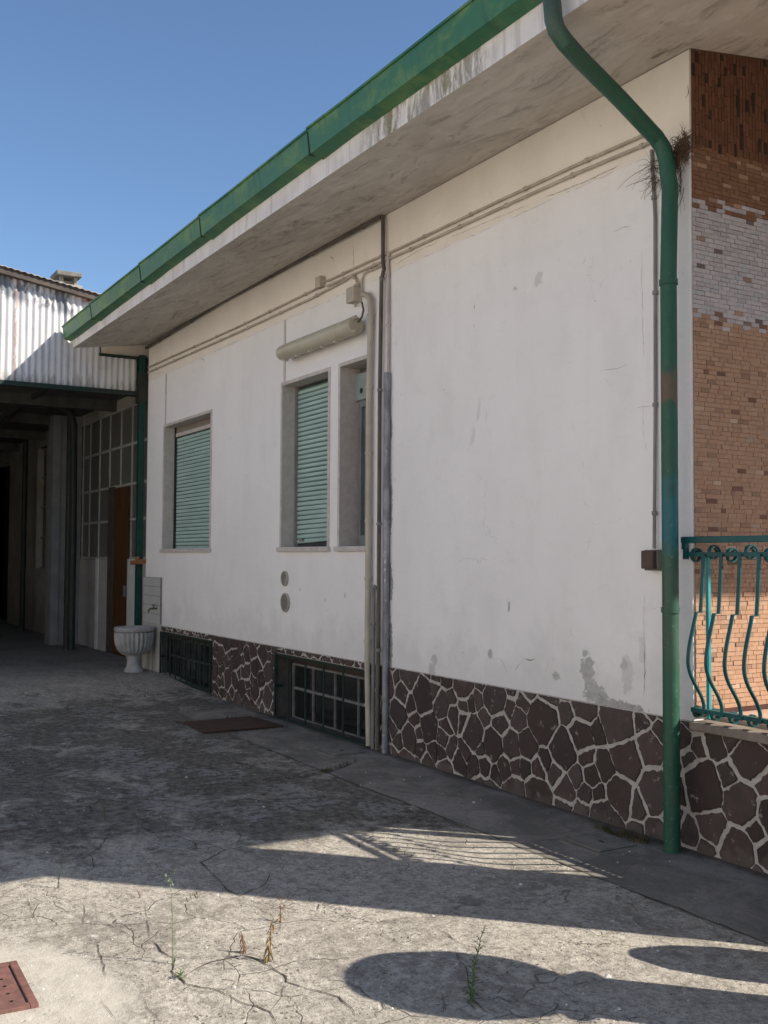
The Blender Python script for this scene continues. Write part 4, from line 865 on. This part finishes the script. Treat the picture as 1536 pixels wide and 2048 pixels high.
for z_ in (1.35,1.95,2.55,3.15,3.72): mb.box((-21.65,WY+.08,z_),(-20.86,WY+.115,z_+.03))
mb.build('window_frame', GREYC, wn)
mb = MB(); mb.box((-26,WY+.19,0),(-24.45,WY+.25,3.7)); mb.build('dark_opening', BLACK, ws)
def dpipe2(pts, r_, lab, nm='dark_downpipe'):
    mb = MB(); mb.tube(pts, r_, 12); return tags(mb.build(nm, DARKP, smooth=True), lab, 'pipe', 'dark downpipes under the canopy')
q = PX(137, 800, -16.6)
dpipe2([PX(92, 790, -17.6), PX(100, 812, -17.4), PX(128, 820, -17.1), PX(142, 826, -17.0), PX(148, 850, -17.0), Vector((-17.0, PX(148,1000,-17.0).y, 2)), Vector((-17.0, PX(148,1000,-17.0).y, .1))], .055, 'black downpipe with a swan neck in front of the grey pier')
dpipe2([Vector((-17.3, PX(139,1000,-17.3).y, 3.9)), Vector((-17.3, PX(139,1000,-17.3).y, .1))], .06, 'straight black post standing beside the swan necked downpipe', 'dark_post')
dpipe2([Vector((-21.5, PX(49,1000,-21.5).y, 3.9)), Vector((-21.5, PX(49,1000,-21.5).y, .1))], .05, 'thin black downpipe farther back under the canopy')
# opposite wall of the passage
mb = MB(); mb.box((-26,-7.6,-.1),(CX,-7.4,5.2)); mb.box((-26.2,-7.6,-.1),(-26,.2,5.2)); tags(mb.build('passage_wall', simple('passage_wall_dark', (.16,.15,.14), (.11,.10,.095), 3, .9)), 'dim rendered wall closing the far side of the covered passage', 'wall')

# ------------------------------------------------------------------ covers in the ground
mb = MB(); cc = [(-9.74,-.95),(-9.08,-1.0),(-9.08,-.2),(-9.76,-.25)]
mb.add([(x,y,.004) for x, y in cc]+[(x,y,.016) for x, y in cc], [(4,5,6,7),(0,1,5,4),(1,2,6,5),(2,3,7,6),(3,0,4,7)]); pl = mb.build('rusty_cover_plate', simple('plate_rust', (.085,.045,.033), (.055,.034,.026), 6, .85, c3=(.05,.035,.025), s3=18, t3=.6))
tags(pl, 'flat rusty brown steel plate on the ground in front of the cellar windows', 'cover plate')
mh = thing('rusty_manhole_cover', (-4.1, -3.8, 0), 'reddish rusty perforated manhole cover in the sunlit concrete, foreground left', 'manhole cover')
c0 = PZ(33, 1930); c1 = PZ(78, 2018); ex = (c1-c0); ex.z = 0; L = ex.length; ex.normalize(); ey = Vector((ex.y, -ex.x, 0)); zt = hgt(c0.x, c0.y)
def loc_(a, b, z): p = c0+ex*a+ey*b; return (p.x, p.y, zt+z)
def obx(mb, a0, a1, b0, b1, z0, z1): mb.add([loc_(a0,b0,z0),loc_(a1,b0,z0),loc_(a1,b1,z0),loc_(a0,b1,z0),loc_(a0,b0,z1),loc_(a1,b0,z1),loc_(a1,b1,z1),loc_(a0,b1,z1)], [(0,3,2,1),(4,5,6,7),(0,1,5,4),(1,2,6,5),(2,3,7,6),(3,0,4,7)])
RM = simple('cover_red_rust', (.20,.095,.08), (.14,.07,.058), 22, .75, c3=(.32,.20,.15), s3=60, t3=.66)
mb = MB(); obx(mb, 0, L, 0, .03, -.01, .016); obx(mb, 0, L, L-.03, L, -.01, .016); obx(mb, 0, .03, .03, L-.03, -.01, .016); obx(mb, L-.03, L, .03, L-.03, -.01, .016); mb.build('frame', RM, mh, bevel=.003)
mb = MB(); obx(mb, .036, L-.036, .036, L-.036, -.01, .009); cv = mb.build('cover', RM, mh, bevel=.002)
mb = MB()
for i in range(5):
    for j in range(5):
        a, b = .08+i*(L-.16)/4, .08+j*(L-.16)/4; p = loc_(a, b, .0105); mb.add([(p[0]+.007*math.cos(k*math.pi/4), p[1]+.007*math.sin(k*math.pi/4), p[2]) for k in range(8)], [tuple(range(8))])
mb.build('drain_hole', BLACK, cv)
for (x, y, s_, lab) in [(-4.53,-.36,.17,'square concrete inspection lid flush in the apron near the foot of the downpipe'),(-7.70,-.32,.17,'square concrete inspection lid flush in the apron near the central pipes')]:
    lm = simple('lid_concrete', (.23,.215,.19), (.16,.15,.132), 9, .9); mb = MB(); z = hgt(x, y)
    t = thing('inspection_lid', (x, y, z), lab, 'lid', 'inspection lids in the apron')
    mb.box((x-s_,y-s_,z-.02),(x+s_,y+s_,z+.004)); mb.build('lid_frame', lm, t)
    mb = MB(); mb.box((x-s_+.035,y-s_+.035,z),(x+s_-.035,y+s_-.035,z+.012)); mb.build('lid', lm, t, bevel=.002)
    mb = MB(); mb.box((x-s_+.032,y-s_+.032,z),(x+s_-.032,y+s_-.032,z+.0065)); mb.box((x-.02,y-.012,z+.012),(x+.02,y+.012,z+.014)); mb.build('lid_gap', CREV, t)

# ------------------------------------------------------------------ weeds
def leaf(mb, p, d, L, w_):
    d = Vector(d).normalized(); s_ = d.cross(Vector((0,0,1)));  s_ = s_.normalized() if s_.length > .01 else Vector((1,0,0)); m_ = p+d*L*.5+Vector((0,0,L*.08)); e = p+d*L-Vector((0,0,L*.15))
    mb.add([p, m_+s_*w_/2, e, m_-s_*w_/2], [(0,1,2,3)])
def weed(u, v, H, mat, label, lf=.03, n=26, lean=.03, droop=0, heads=True, dens=1, sprays=0):
    p = PZ(u, v); p.z = hgt(p.x, p.y); t = thing('weed', tuple(p), label, 'weed', 'weeds growing from the cracks')
    mb = MB(); dx, dy = random.uniform(-1, 1)*lean, random.uniform(-1, 1)*lean
    pts = [p+Vector((dx*(k/6)**2+random.uniform(-.004, .004), dy*(k/6)**2, H*k/6)) for k in range(7)]; mb.tube(pts, [.0028-.0003*k for k in range(7)], 5)
    for k in range(sprays):
        f_ = random.uniform(.35, .85); q = pts[int(f_*6)]; an = random.uniform(0, 6.28); L = H*random.uniform(.15, .3); e = q+Vector((math.cos(an)*L*.6, math.sin(an)*L*.6, L)); mb.tube([q, q.lerp(e, .5)+Vector((0,0,-.005)), e], .0013, 4)
        for j in range(6): pp = q.lerp(e, .3+.12*j); leaf(lv_, pp, (random.uniform(-1,1), random.uniform(-1,1), random.uniform(0,1)), lf*.6, lf*.22)
    mb.build('stem', mat, t)
    mb = MB()
    for k in range(n):
        f_ = (k+random.random())/n; i = min(5, int(f_*6)); q = pts[i].lerp(pts[i+1], f_*6-i); an = k*2.4+random.uniform(-.3, .3); s_ = lf*(1-.5*f_)*random.uniform(.7, 1.2)
        leaf(mb, q, (math.cos(an), math.sin(an), random.uniform(.1, .9)-droop), s_, s_*.24)
    if heads:
        for k in range(14): q = pts[6]+Vector((random.uniform(-.025, .025), random.uniform(-.025, .025), random.uniform(-.05, .03))); leaf(mb, q, (random.uniform(-1, 1), random.uniform(-1, 1), random.uniform(-.3, 1)), .014, .009)
    mb.build('leaves', mat, t)
lv_ = MB()
weed(345, 1930, .33, SAGE, 'tallest pale green weed, thin and upright in the sunlit crack left of centre', .03, 30)
weed(487, 1908, .085, DRY, 'short reddish dried weed in the sunlit crack, left of the straw coloured one', .045, 26, .01, 2.2, heads=False)
weed(537, 1925, .16, simple('weed_straw', (.27,.20,.08), (.18,.12,.05), 20, .8), 'straw coloured drooping dried weed at the crack junction', .06, 24, .02, 2.0)
weed(560, 1845, .085, DRY, 'small rusty dried weed at the edge of the big shadow', .04, 12, .02, 1.2)
weed(944, 2005, .27, LEAF, 'bushy green weed with narrow leaves standing in the shadow at the bottom centre', .04, 80, .05, heads=False)
weed(360, 1960, .03, LEAF, 'tiny green sprout where two cracks meet in the foreground', .035, 14, .01, heads=False)
weed(116, 1775, .14, simple('weed_shade', (.07,.09,.035), (.05,.06,.025), 20, .8), 'faint thin weed in the shade near the left shadow edge', .03, 16)
weed(210, 1640, .10, LEAF, 'low sparse weed in the shaded cracks farther left', .035, 14)
weed(392, 1695, .03, LEAF, 'little green tuft in a shaded crack left of centre', .03, 16, .02, heads=False)
weed(615, 1662, .03, LEAF, 'little green tuft in the shade left of the sunlit patch', .025, 12, .02, heads=False)
weed(280, 1795, .03, DRY, 'tiny brown sprout at the shadow edge below the left weed', .02, 10, .02, heads=False)
# grass growing in the joints
gr = MB()
def tufts(L, n, h, spread):
    P_ = [PZ(u, v) for u, v in L]
    for k in range(n):
        i = random.randrange(len(P_)-1); q = P_[i].lerp(P_[i+1], random.random())+Vector((random.gauss(0, spread), random.gauss(0, spread), 0)); q.z = hgt(q.x, q.y)
        an = random.uniform(0, 6.28); hh = h*random.uniform(.4, 1.2); d_ = Vector((math.cos(an), math.sin(an), 0)); s_ = Vector((-d_.y, d_.x, 0))*.0022
        gr.add([q-s_, q+s_, q+d_*hh*.35+Vector((0,0,hh))], [(0,1,2)])
tufts([(355,1445),(400,1450)], 110, .035, .035); tufts([(450,1437),(560,1437)], 70, .05, .02); tufts([(415,1470),(575,1455)], 90, .03, .02)
tufts([(215,1370),(260,1385),(300,1395)], 160, .03, .05); tufts([(640,1545),(660,1540),(715,1522)], 190, .035, .02); tufts([(530,1562),(640,1548)], 90, .02, .02)
tufts([(400,1580),(440,1582)], 60, .02, .05); tufts([(1200,1655),(1230,1670),(1290,1690)], 260, .03, .02); tufts([(470,1400),(540,1425)], 40, .025, .015)
tufts([(1240,1665),(1300,1688)], 160, .035, .015); tufts([(380,1800),(400,1790)], 20, .02, .02)
gr.build('grass_tufts', simple('joint_grass', (.095,.065,.025), (.05,.06,.018), 9, .85), kind='stuff')
# pale chips and grit lying about
pb = MB()
for k in range(420):
    x = random.uniform(-9, -2.3); y = random.uniform(-4, -.1)
    s_ = random.uniform(.003, .008)*(1.8 if random.random() < .06 else 1); z = hgt(x, y); pts = []
    for i in range(5): an = i*1.257+random.uniform(-.3, .3); pts.append((x+math.cos(an)*s_*random.uniform(.6, 1.2), y+math.sin(an)*s_*random.uniform(.6, 1.2), z))
    pb.add(pts+[(x, y, z+s_*.7)], [(i, (i+1) % 5, 5) for i in range(5)])
pb.build('grit', PEB, kind='stuff')

# ------------------------------------------------------------------ invented unseen pieces past the right edge, shaped to cast the foreground shadows
ur = thing('urn_shadow_caster', (-2.13, -.94, 0), 'added urn shape on a pedestal, out of view, casting a foreground shadow', 'urn')
mb = MB(); mb.box((-2.26,-1.07,0),(-2.0,-.81,.95)); mb.box((-2.30,-1.11,0),(-1.96,-.77,.12)); mb.box((-2.29,-1.10,.95),(-1.97,-.78,1.0)); mb.build('pedestal', STONEP, ur, bevel=.01)
mb = MB(); mb.lathe([(.09,1.0),(.07,1.04),(.13,1.09),(.24,1.16),(.30,1.27),(.30,1.38),(.25,1.49),(.14,1.57),(.0,1.60)], (-2.12,-.97,0), 40); mb.build('bowl', STONEP, ur, smooth=True)
bo = MB(); bo.lathe([(.19,0),(.18,.1),(.17,.6),(.14,.74),(.07,.85),(.0,.89)], (-2.42,-.58,0), 28); tags(bo.build('bollard_shadow_caster', STONEP, smooth=True), 'added bollard shape, out of view, casting the smaller foreground shadow', 'bollard')

# unseen pale building, added behind the viewpoint to throw warm light on the facade
ob = thing('bounce_building', (-8, -12.3, 0), 'unseen pale building added across the yard to throw light on the facade', 'building')
mb = MB(); mb.box((-34,-20,-.1),(14,-12.3,6.6)); mb.build('wall', simple('pale_render', (.86,.82,.75), (.80,.76,.69), 1, .9), ob)
mb = MB(); mb.box((-34.4,-20.4,6.6),(14.4,-12.0,6.85)); mb.build('roof', REDT, ob)
